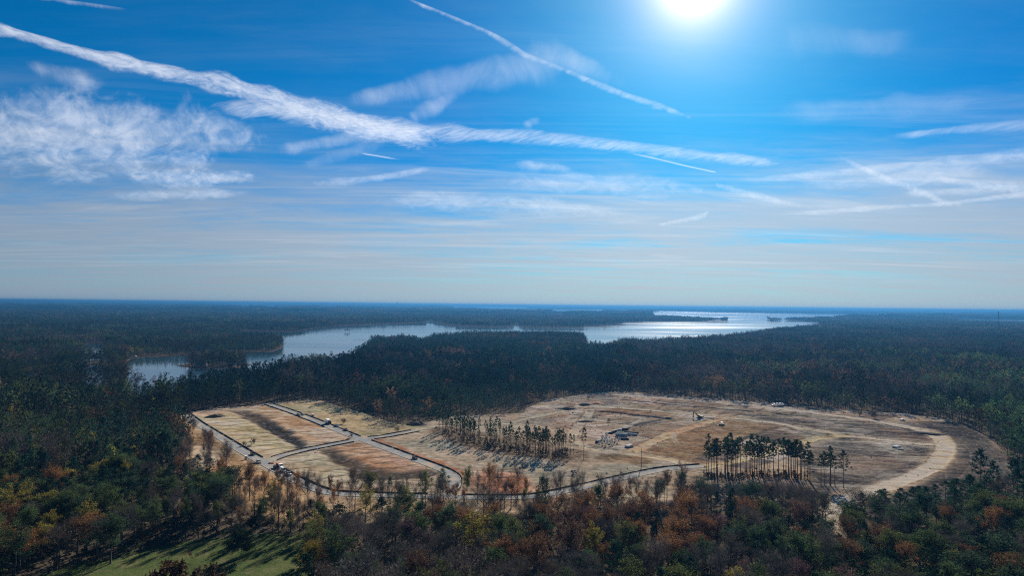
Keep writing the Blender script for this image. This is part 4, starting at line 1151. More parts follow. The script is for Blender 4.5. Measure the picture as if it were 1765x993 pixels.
k = allowed(x, y, 60)
plant('horizon_forest', x[k], y[k], 'bigpatch', 'faint forest line along the horizon', 1.0)

# standing pines that break the shore line

# ------------------------------------------------------------------ single trees: every tree of the near wood and the two pine stands is a thing of its own
HI = {
 'bare': [(build_broad(300 + i, 18, 5.6 + 0.35 * i, 0.10, 1.8, 0.40, 1.0, 0.30), M_TWIG) for i in range(6)],
 'olive': [(build_broad(320 + i, 17, 5.6 + 0.3 * i, 1.5, 0.3, 0.32, 1.0, 0.33), M_LEAF) for i in range(4)],
 'rust': [(build_broad(340 + i, 17.5, 5.4 + 0.3 * i, 1.05, 0.7, 0.36, 1.0, 0.32), M_LEAF) for i in range(4)],
 'pine': [(build_pine(360 + i, 20, 0.52, 3.0, 1.0, 1.0), M_NEEDLE) for i in range(5)],
 'thin_pine': [(build_pine(380 + i, 20, 0.42, 2.1, 0.9, 0.75), M_NEEDLE) for i in range(6)],
 'cedar': [(build_cedar(400 + i, 12, 4.0, 1.0), M_NEEDLE) for i in range(3)],
 'shrub': [(build_broad(420 + i, 5.5, 5.0, 1.2, 0.8, 0.12, 1.0, 0.4), M_LEAF) for i in range(2)],
}
HI['gold'] = HI['olive']; HI['maroon'] = [(build_broad(350 + i, 17, 5.6, 0.25, 1.35, 0.36), M_LEAF) for i in range(2)]
TREES = {}
for k_, lst in HI.items():
    out = []
    for t_, m_ in lst:
        if k_ == 'gold': continue
        out.append((t_.wood_mesh('trunk', M_PBARK if 'pine' in k_ or k_ == 'cedar' else M_BARK), t_.leaf_mesh('crown', m_)))
    TREES[k_] = out
TREES['gold'] = TREES['olive']
BASEH = {'bare': 18, 'olive': 17, 'rust': 17.5, 'pine': 20, 'thin_pine': 20, 'cedar': 12, 'shrub': 5.5, 'gold': 17, 'maroon': 17}
NAME = {'bare': 'bare_tree', 'olive': 'broadleaf_tree', 'gold': 'yellow_tree', 'rust': 'rust_leaved_tree', 'pine': 'pine_tree', 'thin_pine': 'stand_pine', 'cedar': 'cedar_tree', 'shrub': 'shrub', 'maroon': 'maroon_tree'}
RT = random.Random(77)
SINGLE = []        # (kind, x, y, z, height, width scale, tint index, label or None, group)
def put_tree(kind, x, y, ht, wide=1.0, label=None, group=None, z=0.0, ti=None, var=None):
    tk = 'pine' if kind == 'thin_pine' else ('olive' if kind == 'shrub' else kind)
    ti = RT.randrange(len(TINTS[tk])) if ti is None else ti
    SINGLE.append(dict(kind=kind, x=x, y=y, z=z, ht=ht, wide=wide, ti=ti, tk=tk, label=label, group=group, var=var))
def top_at(px, py, ht, z=0.0):
    return G(px, py, ht + z)

# hand-placed trees that stand out: crown top pixel, kind, height, width factor, label
SPECIAL = [
 (396, 808, 'olive', 15, 0.85, 'loose olive-green tree in front of the orange bank beside the meadow wood'),
 (432, 800, 'bare', 18, 0.7, 'slim bare tree standing before the orange bank'),
 (474, 833, 'rust', 15, 0.8, 'thin rust-brown tree alone before the orange bank'),
 (512, 815, 'rust', 17, 0.75, 'dark rust tree beside the parked trucks by the first road'),
 (500, 826, 'bare', 16, 0.6, 'narrow bare tree just below the parked trucks'),
 (550, 826, 'bare', 16, 0.7, 'slender bare tree before the first road where it bends'),
 (637, 816, 'olive', 17, 1.15, 'rounded olive-gold tree hiding the road under the two plots'),
 (697, 838, 'gold', 15, 1.1, 'yellow-olive tree in front of the lower paved road'),
 (672, 822, 'cedar', 13, 0.5, 'small dark evergreen beside the rounded olive-gold tree'),
 (765, 812, 'olive', 17, 0.8, 'dark green leaning tree before the road bend'),
 (805, 808, 'olive', 18, 0.6, 'sparse olive tree over the bend of the paved road'),
 (824, 815, 'bare', 17, 0.7, 'bare russet tree by the raw clay field'),
 (881, 826, 'rust', 16, 1.15, 'wide rust-grey tree in front of the raw clay field'),
 (935, 822, 'cedar', 17, 0.72, 'tall dark evergreen standing alone before the paved road'),
 (968, 812, 'bare', 18, 0.9, 'wide bare reddish tree before the road under the pine row'),
 (938, 862, 'olive', 13, 1.0, 'round green tree at the foot of the tall dark evergreen'),
 (1010, 845, 'cedar', 9, 0.8, 'small round dark evergreen among grey trees below the road'),
 (585, 868, 'cedar', 15, 1.15, 'big dark green evergreen pair beside the meadow'),
 (566, 880, 'cedar', 13, 0.9, 'lower dark evergreen joined to the big one by the meadow'),
 (704, 896, 'maroon', 19, 1.25, 'large maroon domed tree'),
 (636, 905, 'bare', 19, 1.45, 'wide grey-brown bare dome beside the maroon tree'),
 (816, 896, 'gold', 20, 1.5, 'biggest dark gold oak in the middle of the near wood'),
 (925, 926, 'rust', 19, 1.1, 'orange-gold oak beside the biggest dark gold oak'),
 (983, 905, 'rust', 20, 1.2, 'broad orange-rust oak with a twin beside it'),
 (1022, 910, 'gold', 18, 0.9, 'dark gold oak touching the broad orange-rust oak'),
 (538, 940, 'gold', 17, 0.8, 'bright yellow tree at the corner of the meadow'),
 (648, 972, 'olive', 16, 0.8, 'fresh green tree low at the picture edge below the maroon tree'),
 (690, 974, 'olive', 15, 0.7, 'small bright green tree next to the fresh green one'),
 (174, 796, 'gold', 16, 1.3, 'wide golden-olive crown in the wood above the meadow'),
 (216, 803, 'gold', 16, 0.95, 'golden crown next to the wide golden-olive one'),
 (120, 810, 'gold', 15, 1.0, 'dull gold tree on the outer side of the wide golden crown'),
 (48, 836, 'gold', 16, 1.0, 'yellow tree over the edge of the dense wood'),
 (111, 848, 'olive', 17, 1.1, 'light green crown below the dull gold tree'),
 (152, 872, 'gold', 16, 1.1, 'olive-gold crown above the dark domed tree'),
 (48, 876, 'olive', 17, 1.1, 'olive crown near the picture edge over the shaded meadow'),
 (86, 884, 'gold', 15, 0.9, 'yellow-green crown beside the olive one by the picture edge'),
 (192, 892, 'olive', 18, 1.25, 'dark green dome at the meadow edge'),
 (95, 764, 'cedar', 17, 1.0, 'deep green crown in the wood behind the gold trees'),
 (1236, 848, 'pine', 20, 0.95, 'dark pine among rust trees below the taller pine stand'),
 (1262, 842, 'pine', 17, 1.0, 'bushy pine just under the taller pine stand'),
 (1290, 846, 'cedar', 14, 0.9, 'low evergreen between two bushy pines'),
 (1329, 840, 'pine', 17, 1.05, 'second bushy pine under the taller pine stand'),
 (1289, 862, 'rust', 18, 1.1, 'bright rust oak below the bushy pines'),
 (1178, 842, 'rust', 18, 1.0, 'red-brown oak below the utility pole'),
 (1378, 868, 'rust', 19, 1.2, 'large red-rust tree beside the pale track'),
 (1386, 898, 'cedar', 17, 0.9, 'dark conical evergreen under the red-rust tree'),
 (1424, 848, 'bare', 20, 0.8, 'tall bare tree standing in the pale track'),
 (1340, 826, 'bare', 15, 0.9, 'dark bare tree at the foot of the taller pine stand'),
 (1178, 800, 'maroon', 16, 0.9, 'dark red-brown tree rising in front of the dirt road junction'),
 (1150, 812, 'rust', 15, 0.8, 'brown oak at the end of the paved road'),
 (1560, 938, 'rust', 16, 1.1, 'rust tree low among olive crowns below the pine grove'),
 (1530, 945, 'cedar', 15, 1.0, 'bright green tree beside the low rust tree'),
]
for px, py, kd, ht, wd, lb in SPECIAL:
    x, y = top_at(px, py, ht)
    put_tree(kd, x, y, ht, wd, lb, None)
x, y = G(415, 962, 0.3)
put_tree('shrub', x, y, 7.5, 1.35, 'large round dark shrub alone on the grass of the meadow', None, 0.3)
x, y = G(436, 915, 0.3)
put_tree('shrub', x, y, 4.0, 0.7, 'low brown thicket behind the large meadow shrub', None, 0.2)

# thin bare trees on the cleared strip this side of the lower paved road
# the dense row of slim trees along the far edge of the meadow
for k in range(500):
    px = RT.uniform(255, 560); py = RT.uniform(903, 932)
    x, y = G(px, py, 0.2)
    if any((s['x'] - x) ** 2 + (s['y'] - y) ** 2 < 22 for s in SINGLE) or in_poly(np.array([x]), np.array([y]), MEADOW)[0]: continue
    put_tree(RT.choices(['bare', 'olive', 'rust', 'pine'], (0.55, 0.22, 0.13, 0.10))[0], x, y, RT.uniform(11, 17.5), RT.uniform(0.6, 0.95), None, 'trees of the near wood', 0.0)
    if len(SINGLE) > 115: break
n_strip = 0
for k in range(400):
    px = RT.uniform(400, 1180); py = RT.uniform(866, 902)
    x, y = G(px, py, 0.6)
    if px > 1010 and py < 872: continue
    if any((s['x'] - x) ** 2 + (s['y'] - y) ** 2 < 42 for s in SINGLE): continue
    kd = RT.choices(['bare', 'rust', 'olive', 'maroon'], (0.66, 0.2, 0.09, 0.05))[0]
    put_tree(kd, x, y, RT.uniform(11, 18.5), RT.uniform(0.55, 0.95), None, 'trees of the near wood', Z0 - .35)
    n_strip += 1
    if n_strip > 74: break
# bare trees between the first road and the wood behind it
for k in range(120):
    px = RT.uniform(305, 396); py = RT.uniform(745, 850)
    x, y = G(px, py, 0.6)
    if px > 318 + (py - 728) * 1.25 - 14: continue
    if any((s['x'] - x) ** 2 + (s['y'] - y) ** 2 < 70 for s in SINGLE): continue
    put_tree(RT.choices(['bare', 'rust'], (0.75, 0.25))[0], x, y, RT.uniform(12, 17), RT.uniform(0.6, 0.95), None, 'trees of the near wood', Z0 - .35)

SKY_X = [300, 400, 560, 800, 880, 1000, 1100, 1180, 1230, 1350, 1420, 1470, 1530, 1600, 1660, 1765, 1900]
SKY_Y = [760, 806, 815, 812, 824, 814, 808, 806, 838, 832, 852, 852, 842, 836, 820, 806, 780]
def fits(x, y, z0, ht):
    """tree height that keeps the open ground behind the wood in view"""
    while ht > 6.5:
        px, py = to_px(x, y, z0 + ht)
        if py >= np.interp(px, SKY_X, SKY_Y): break
        ht -= 0.8
    return ht

# the near wood: the trees that show largest are things, the rest of it is one mass
x, y = jitter_grid(186, SPLIT, 9.8, 42)
k = allowed(x, y, 0)
x, y = x[k], y[k]
sx_ = np.array([s['x'] for s in SINGLE]); sy_ = np.array([s['y'] for s in SINGLE]); sr_ = np.array([2.6 + 2.2 * s['wide'] for s in SINGLE])
dm = np.min(np.hypot(x[:, None] - sx_[None], y[:, None] - sy_[None]) - sr_[None], axis=1)
k = dm > 1.0
x, y = x[k], y[k]
pxy = np.array([to_px(a, c_, 14.0) for a, c_ in zip(x, y)])
vis = (pxy[:, 0] > -30) & (pxy[:, 0] < 1795) & (pxy[:, 1] < 1020)
order = np.argsort(np.where(vis, np.hypot(x, y), 1e9))
NEAR_N = 430
sel = np.zeros(len(x), bool); sel[order[:NEAR_N]] = True; sel &= vis
kd = pick_kind(x[sel], y[sel])
for xx, yy, kk in zip(x[sel], y[sel], kd):
    kk = KIND7[kk]
    ht = {'pine': RT.uniform(14, 20), 'cedar': RT.uniform(8, 13)}.get(kk, RT.uniform(12.5, 19))
    h0 = ht; ht = fits(xx, yy, 0, ht)
    put_tree(kk, xx, yy, ht, RT.uniform(1.0, 1.6) * min(1.25, (h0 / ht) ** .5) * (1.18 if xx < -.38 * yy or xx > .5 * yy else 1.0), None, 'trees of the near wood')
rest = ~sel & np.array([fits(a, c_, 0, 15.0) >= 13.5 or to_px(a, c_, 0)[0] < 330 for a, c_ in zip(x, y)])
plant('near_woodland', x[rest], y[rest], 'mid', 'mixed brown and green woodland round the cleared site', 1.05)
# brush under the trees
x, y = jitter_grid(190, 470, 4.2, 42)
k = allowed(x, y, 0) & (NR.uniform(0, 1, len(x)) < 0.62)
x, y = x[k], y[k]; n = len(x)
sc = NR.uniform(0.5, 1.25, (n, 1)) * np.ones((1, 3)); pal = np.array(TINTS['bare'] + TINTS['rust'][:2] + TINTS['olive'][:2])
forest('undergrowth', x, y, np.zeros(n), NR.choice(IDX['brush'], n), sc, pal[NR.randint(len(pal), size=n)] * NR.uniform(0.7, 1.15, (n, 1)), 'tangled brown brush under the near trees', 'undergrowth')

# the thin pine row on the slope and the taller pine stand, counted from the paved road end
def along(pts, t):
    p = np.array(pts, float); s = np.concatenate([[0], np.cumsum(np.hypot(*(p[1:] - p[:-1]).T))]) ; s /= s[-1]
    return np.interp(t, s, p[:, 0]), np.interp(t, s, p[:, 1])
ROW1 = [(744, 745), (799, 765.5), (870, 779), (912, 789), (975, 792)]
cand = []
for k in range(3000):
    t = RT.random(); px, py = along(ROW1, t)
    if RT.random() > (1.0 if t < 0.3 or t > 0.68 else 0.55): continue
    x, y = G(px, py, Z0); back = RT.random() ** 1.5 * (26 if t < 0.8 else 18)
    x += back * 0.35 + RT.uniform(-2, 2); y += back * 0.95
    if any((a - x) ** 2 + (c_ - y) ** 2 < 3.6 for a, c_, _ in cand): continue
    cand.append((x, y, t))
    if len(cand) > 118: break
ROWT = sorted(cand, key=lambda c_: to_px(*c_[:2], 0)[0])
x, y = G(1006, 793.5, Z0); LONE1 = (x, y)
STAND = []
for (px0, py0, px1, py1, n, dep) in [(1224, 824, 1262, 823, 13, 10), (1255, 824, 1312, 822, 22, 14), (1312, 824, 1352, 825, 10, 7), (1360, 825, 1374, 825, 8, 5), (1380, 829, 1399, 831, 8, 5), (1421, 838, 1431, 838, 5, 3)]:
    got = 0
    for k in range(400):
        t = RT.random(); x, y = G(px0 + (px1 - px0) * t, py0 + (py1 - py0) * t, Z0)
        y += RT.random() * dep; x += RT.uniform(-1, 1)
        if any((a - x) ** 2 + (c_ - y) ** 2 < 3.6 for a, c_ in STAND): continue
        STAND.append((x, y)); got += 1
        if got >= n: break
for px, py in ((1439, 838), (1454, 843)): STAND.append(G(px, py, Z0))
STAND.sort(key=lambda c_: to_px(*c_, 0)[0])
ONES = 'first second third fourth fifth sixth seventh eighth ninth tenth eleventh twelfth thirteenth fourteenth fifteenth sixteenth seventeenth eighteenth nineteenth'.split()
TENS = 'twenty thirty forty fifty sixty seventy eighty ninety'.split()
TENTH = 'twentieth thirtieth fortieth fiftieth sixtieth seventieth eightieth ninetieth'.split()
def ordinal(n):
    if n < 20: return ONES[n - 1]
    if n == 100: return 'hundredth'
    if n > 100: return 'hundred-and-' + ordinal(n - 100)
    return TENTH[n // 10 - 2] if n % 10 == 0 else TENS[n // 10 - 2] + '-' + ONES[n % 10 - 1]
for i, (x, y, t) in enumerate(ROWT):
    put_tree('thin_pine', x, y, RT.uniform(11.5, 18.5) + 1.0 * t, RT.uniform(0.65, 1.15), '%s pine of the thin row on the slope, counted from the crossroads end' % ordinal(i + 1), 'pines of the thin row on the slope', Z0 - 0.1)
put_tree('thin_pine', LONE1[0], LONE1[1], 21, 0.9, 'lone tall thin pine at the open end of the pine row', None, Z0 - 0.1)
for i, (x, y) in enumerate(STAND):
    last = i == len(STAND) - 1
    put_tree('thin_pine' if not last else 'pine', x, y, RT.uniform(16.5, 23.8) if not last else 21, RT.uniform(0.75, 1.35) if not last else 0.95,
             ('%s pine of the taller stand, counted from the utility pole' % ordinal(i + 1)) if not last else 'lone full pine standing apart beside the curved dirt road', 'pines of the taller stand' if not last else None, Z0 - 0.1)
# fringe pines that stand clear of the wood along the lake shore
for px, py, ht, wd in [(490, 590, 22, 1.3), (503, 600, 21, 1.4), (520, 597, 19, 1.5), (560, 590, 21, 1.2), (553, 598, 20, 1.5), (608, 596, 18, 1.4), (640, 572, 21, 1.5), (652, 572, 20, 1.6), (693, 568, 22, 1.5), (686, 573, 19, 1.5), (705, 572, 20, 1.4),
                       (1018, 571, 21, 1.0), (1027, 572, 22, 1.1), (1034, 573, 21, 1.1), (1058, 577, 18, 1.3), (1176, 569, 20, 1.4), (1186, 570, 21, 1.4), (1205, 570, 19, 1.5), (1230, 571, 19, 1.5), (1270, 560, 21, 1.5), (1278, 561, 20, 1.5), (1288, 562, 21, 1.4), (1310, 560, 20, 1.5), (1322, 559, 21, 1.6), (1342, 560, 20, 1.6)]:
    x, y = top_at(px, py, ht)
    while any(in_poly(np.array([x]), np.array([y + 6]), p_)[0] for p_ in ALLWATER): x, y = x * (1 - 6 / y), y - 6
    put_tree('pine', x, y, ht, wd, None, 'tall trees on the lake shore')

# brush under the two stands
bx_, by_ = [], []
for k in range(300):
    if k < 200:
        t = RT.random(); px, py = along(ROW1, t)
        a, c_ = G(px, py, Z0); bk = RT.random() ** 1.3 * 24; a += bk * .35 + RT.uniform(-3, 3); c_ += bk * .95 - 1
    else:
        px = RT.uniform(1218, 1400); a, c_ = G(px, RT.uniform(822, 831), Z0); c_ += RT.random() * 9
    bx_.append(a); by_.append(c_)
bx_, by_ = np.array(bx_), np.array(by_); n = len(bx_)
forest('stand_undergrowth', bx_, by_, np.full(n, Z0 - .2), NR.choice(IDX['brush'], n), NR.uniform(0.5, 1.5, (n, 1)) * np.array([[.6, .6, .7]]), np.array(TINTS['rust'][2:] + TINTS['bare'][:2] + TINTS['olive'][3:])[NR.randint(5, size=n)] * NR.uniform(0.6, 1.1, (n, 1)), 'brown brush between the trunks of the two pine stands', 'undergrowth')

# ---- names and labels for the trees of the near wood: look first, then the landmark, then the order along it
COLN = {'bare': ['brown-grey', 'pale grey', 'dark grey', 'reddish grey', 'ash-grey'], 'olive': ['olive', 'mid-green', 'light olive', 'dull green'], 'gold': ['gold', 'yellow-olive', 'bright yellow'],
        'rust': ['rust-brown', 'orange-rust', 'dark rust', 'red-brown'], 'pine': ['dark green', 'green', 'light green', 'blue-green'], 'maroon': ['maroon', 'wine-red'], 'cedar': ['deep green', 'dark green']}
KN = {'bare': 'bare tree', 'olive': 'leafy tree', 'gold': 'leafy tree', 'rust': 'oak', 'pine': 'pine', 'maroon': 'tree', 'cedar': 'evergreen'}
def place_words(s):
    px, py = to_px(s['x'], s['y'], s['ht'])
    if s['group'] == 'tall trees on the lake shore':
        return 'on the near lake shore', px
    if px < 60: z = 'by the outer wood corner'
    elif px < 330: z = 'in the wood over the meadow'
    elif px < 400 and py < 830: z = 'beside the first paved road'
    elif px < 560: z = 'between meadow and orange bank'
    elif px < 700: z = 'below the ditched plots'
    elif px < 830: z = 'below the road bend'
    elif px < 930: z = 'below the raw clay field'
    elif px < 1060: z = 'below the thin pine row'
    elif px < 1220: z = 'below the utility pole'
    elif px < 1420: z = 'below the taller pine stand'
    elif px < 1600: z = 'below the curved dirt road'
    else: z = 'below the dark field'
    if py < 868 and px > 400 and z.startswith('below'): z = z.replace('below', 'close under')
    elif py > 940: z = z.replace('below', 'far below') if 'below' in z else 'deep ' + z
    return z, px
groups = {}
for s in SINGLE:
    if s['label'] is None:
        sz = 'tall' if s['ht'] > 17 else ('low' if s['ht'] < 14 else 'mid-sized')
        z, px = place_words(s)
        s['base'] = '%s %s %s' % (sz, COLN[s['tk']][s['ti']], KN[s['tk']])
        s['zone'] = z; s['px'] = px
        groups.setdefault((s['base'], z), []).append(s)
for (bs_, z), lst in groups.items():
    lst.sort(key=lambda s: s['px'])
    for i, s in enumerate(lst):
        if len(lst) == 1: s['label'] = '%s, the only one %s' % (bs_, z)
        elif len(lst) == 2: s['label'] = '%s %s, %s' % (bs_, z, ('nearer the meadow', 'farther from the meadow')[i])
        else: s['label'] = '%s %s, %s from the meadow' % (bs_, z, ordinal(i + 1))
for s in SINGLE:
    protos = TREES[s['kind']]
    wm, cm = protos[RT.randrange(len(protos)) if s['var'] is None else s['var']]
    root = empty(NAME[s['kind']], (s['x'], s['y'], s['z']), RT.uniform(0, 6.28))
    f = s['ht'] / BASEH[s['kind']]
    fx = f * s['wide'] if s['kind'] not in ('shrub',) else s['wide'] * 1.0
    root.scale = (fx, fx * RT.uniform(0.9, 1.1), f)
    tag(root, s['label'], 'shrub' if s['kind'] == 'shrub' else 'tree', s['group'])
    tr_ = link('trunk', wm, root); cr_ = link('crown', cm, root)
    c = np.array(TINTS[s['tk']][s['ti']]) * RT.uniform(0.85, 1.18)
    if s['kind'] in ('bare', 'rust', 'maroon'): c = c * 1.4
    if s['kind'] in ('olive', 'gold'): c = c * 1.3
    if s['kind'] == 'pine' and (in_poly(np.array([s['x']]), np.array([s['y']]), Z_RGROVE)[0] or in_poly(np.array([s['x']]), np.array([s['y']]), Z_REDGE)[0]): c = c * np.array([1.3, 1.55, 1.15])
    if s['kind'] == 'rust': c = c * np.array([1.22, 1.02, .82])
    if s['kind'] == 'shrub': c *= 0.6
    if s['kind'] == 'thin_pine': c = c * np.array([2.5, 1.9, 1.3])
    cr_['tint'] = [float(c[0]), float(c[1]), float(c[2])]

# ------------------------------------------------------------------ made things
def simple_mat(name, colr, rough=0.5, metal=0.0, dirt=0.25, scale=1.5, spec=0.04):
    m, b = mat(name)
    pos = b.n('ShaderNodeTexCoord').outputs['Object']
    nz = b.noise(pos, scale, 5, 0.65)
    c = b.mix(b.remap(nz, 0.4, 0.75, 0, dirt), colr, (0.22, 0.17, 0.12))
    p = b.n('ShaderNodeBsdfPrincipled')
    p.inputs['Roughness'].default_value = min(1.0, rough + 0.25 if spec < 0.5 else rough); p.inputs['Metallic'].default_value = metal
    p.inputs['Specular IOR Level'].default_value = spec
    b.l(c, p.inputs['Base Color']); b.l(p.outputs[0], b.out.inputs[0])
    return m
MM = dict(
 white=simple_mat('white_paint', (0.78, 0.79, 0.78), 0.35), black=simple_mat('black_paint', (0.02, 0.02, 0.022), 0.3), grey=simple_mat('grey_paint', (0.30, 0.32, 0.34), 0.35),
 silver=simple_mat('silver_paint', (0.55, 0.57, 0.58), 0.3, 0.3), red=simple_mat('red_paint', (0.30, 0.05, 0.035), 0.5), blue=simple_mat('blue_paint', (0.05, 0.10, 0.20), 0.35),
 yellow=simple_mat('machine_yellow', (0.13, 0.085, 0.03), 0.45, dirt=0.4), green=simple_mat('machine_green', (0.03, 0.09, 0.04), 0.4), rubber=simple_mat('rubber', (0.018, 0.018, 0.018), 0.8, dirt=0.5),
 glass=simple_mat('dark_glass', (0.02, 0.03, 0.04), 0.08, dirt=0.0, spec=0.5), steel=simple_mat('steel', (0.12, 0.12, 0.125), 0.45, 0.6), lamp=simple_mat('lamp_glass', (0.7, 0.7, 0.66), 0.15, dirt=0.0),
 tail=simple_mat('red_lens', (0.35, 0.01, 0.01), 0.2, dirt=0.0), concrete=simple_mat('cast_concrete', (0.38, 0.37, 0.345), 0.85), darkpipe=simple_mat('black_plastic_pipe', (0.022, 0.022, 0.026), 0.4, dirt=0.15),
 bluepipe=simple_mat('grey_blue_pipe', (0.20, 0.25, 0.28), 0.4), greenpipe=simple_mat('green_pipe', (0.13, 0.27, 0.17), 0.4), purplepipe=simple_mat('purple_pipe', (0.16, 0.10, 0.24), 0.45),
 wood=simple_mat('weathered_wood', (0.15, 0.12, 0.095), 0.85), fabric=simple_mat('black_silt_cloth', (0.012, 0.012, 0.013), 0.9, dirt=0.12, scale=0.5), slab=simple_mat('grey_slab', (0.27, 0.28, 0.285), 0.8),
 siding=simple_mat('pale_siding', (0.50, 0.50, 0.48), 0.7), shingle=simple_mat('blue_grey_shingle', (0.08, 0.11, 0.15), 0.85), shingle2=simple_mat('grey_shingle', (0.14, 0.145, 0.15), 0.85), plasticgreen=simple_mat('grey_green_plastic', (0.16, 0.22, 0.19), 0.5),
 mulch=simple_mat('dark_earth', (0.065, 0.052, 0.042), 0.95, dirt=0.5), red_earth=simple_mat('red_earth', (0.26, 0.12, 0.07), 0.95), rope=simple_mat('dark_cable', (0.02, 0.02, 0.02), 0.6))

class MB:
    """collects solids into one mesh"""
    def __init__(self): self.bm = bmesh.new()
    def box(self, c, s, rz=0.0, ry=0.0):
        m = Matrix.Translation(c) @ Matrix.Rotation(rz, 4, 'Z') @ Matrix.Rotation(ry, 4, 'Y') @ Matrix.Diagonal((*s, 1))
        bmesh.ops.create_cube(self.bm, size=1, matrix=m); return self
    def prism(self, prof, y0, y1, top=None):
        """side profile (x, z) drawn out across y; points above height top[0] pull in by top[1]"""
        def yy(y, z):
            if top and z > top[0]: return y * (1 - top[1])
            return y
        a = [self.bm.verts.new((x, yy(y0, z), z)) for x, z in prof]; c_ = [self.bm.verts.new((x, yy(y1, z), z)) for x, z in prof]
        n = len(prof)
        self.bm.faces.new(a); self.bm.faces.new(c_[::-1])
        for i in range(n): self.bm.faces.new((a[i], c_[i], c_[(i + 1) % n], a[(i + 1) % n]))
        return self
    def cyl(self, p0, p1, r0, r1=None, n=10, caps=True):
        p0, p1 = Vector(p0), Vector(p1); d = p1 - p0
        m = Matrix.Translation((p0 + p1) / 2) @ d.to_track_quat('Z', 'Y').to_matrix().to_4x4()
        bmesh.ops.create_cone(self.bm, cap_ends=caps, cap_tris=False, segments=n, radius1=r0, radius2=r0 if r1 is None else r1, depth=d.length, matrix=m)
        return self
    def ring(self, z0, z1, ro, ri, n=14):
        v = []
        for r, z in ((ro, z0), (ro, z1), (ri, z1), (ri, z0)):
            v.append([self.bm.verts.new((r * math.cos(2 * math.pi * i / n), r * math.sin(2 * math.pi * i / n), z)) for i in range(n)])
        for k in range(4):
            for i in range(n):
                a, c_ = v[k], v[(k + 1) % 4]
                self.bm.faces.new((a[i], a[(i + 1) % n], c_[(i + 1) % n], c_[i]))
        return self
    def mesh(self, name, m, bevel=0.0):
        if bevel: bmesh.ops.bevel(self.bm, geom=self.bm.edges[:], offset=bevel, segments=1, affect='EDGES', clamp_overlap=True)
        bmesh.ops.recalc_face_normals(self.bm, faces=self.bm.faces[:])
        me = bpy.data.meshes.new(name); self.bm.to_mesh(me); self.bm.free(); me.materials.append(m)
        return me
    def build(self, name, m, parent=None, bevel=0.0): return link(name, self.mesh(name, m, bevel), parent)

def copy_thing(root, loc, rz, label=None, scale=None):
    def cp(o, parent):
        c = o.copy(); COL.objects.link(c); c.parent = parent
        for ch in o.children: cp(ch, c)
        return c
    r_ = cp(root, None); r_.location = loc; r_.rotation_euler = (0, 0, rz)
    if label: r_['label'] = label
    if scale: r_.scale = scale
    return r_
def spot(px, py, dz=0.0):
    x, y = G(px, py, Z0); return (x, y, ground_z(x, y) + dz)
def heading(px0, py0, px1, py1):
    a, b_ = G(px0, py0, Z0), G(px1, py1, Z0); return math.atan2(b_[1] - a[1], b_[0] - a[0])

def wheels(root, xs_, half, r, wdt):
    for x in xs_:
        for s in (-1, 1):
            t = MB().cyl((x, s * half - wdt / 2, r), (x, s * half + wdt / 2, r), r, n=14).build('wheel', MM['rubber'], root)
            MB().cyl((x, s * (half + wdt / 2) - 0.02, r), (x, s * (half + wdt / 2) + 0.025, r), r * 0.55, n=10).build('rim', MM['silver'], t)

def make_car(label, paint, kind='suv', name='parked_car', cat='car', group='vehicles on the new roads'):
    root = empty(name); tag(root, label, cat, group)
    L = {'suv': 4.7, 'pickup': 5.8, 'van': 6.0}[kind]; h = L / 2
    if kind == 'suv':
        prof = [(-h, .45), (h, .45), (h, .85), (h - .25, 1.0), (h - 1.25, 1.08), (h - 2.0, 1.7), (-h + .7, 1.76), (-h + .1, 1.1)]
        win = [(h - 1.4, 1.12), (h - 2.05, 1.62), (-h + .75, 1.67), (-h + .3, 1.12)]
    elif kind == 'pickup':
        prof = [(-h, .55), (h, .55), (h, 1.0), (h - .2, 1.15), (h - 1.5, 1.22), (h - 2.2, 1.88), (h - 3.6, 1.92), (h - 3.75, 1.25), (h - 3.75, .85), (-h + .12, .85), (-h + .12, 1.25), (-h, 1.25)]
        win = [(h - 1.65, 1.27), (h - 2.25, 1.8), (h - 3.5, 1.84), (h - 3.6, 1.27)]
    else:
        prof = [(-h, .5), (h, .5), (h, 1.1), (h - .9, 1.4), (h - 1.5, 2.2), (h - 1.8, 2.5), (-h, 2.55)]
        win = [(h - 0.95, 1.45), (h - 1.5, 2.12), (h - 2.6, 2.12), (h - 2.6, 1.45)]
    MB().prism(prof, -.92, .92, (1.3, .10)).build('body', paint, root, 0.03)
    MB().prism(win, -.935, .935, (1.3, .10)).build('side_window', MM['glass'], root)
    a, b_ = win[0], win[1]
    dx_, dz_ = b_[0] - a[0], b_[1] - a[1]
    MB().box(((a[0] + b_[0]) / 2 + .06, 0, (a[1] + b_[1]) / 2 + .04), (0.03, 1.45, math.hypot(dx_, dz_) * .95), 0, math.atan2(dx_, dz_)).build('windscreen', MM['glass'], root)
    if kind == 'pickup':
        for s in (-1, 1): MB().box(((-h + h - 3.75) / 2 + .06, s * .88, 1.05), (2.0, .08, .42)).build('bed_side', paint, root)
    for s in (-1, 1):
        MB().box((h + .005, s * .66, .86), (.05, .36, .16)).build('headlight', MM['lamp'], root)
        MB().box((-h - .005, s * .8, .95), (.05, .14, .3)).build('tail_light', MM['tail'], root)
    MB().box((h + .03, 0, .55), (.14, 1.75, .2)).build('bumper', MM['black'], root)
    wheels(root, (h - .95, -h + 1.0), .82, .38, .26)
    return root

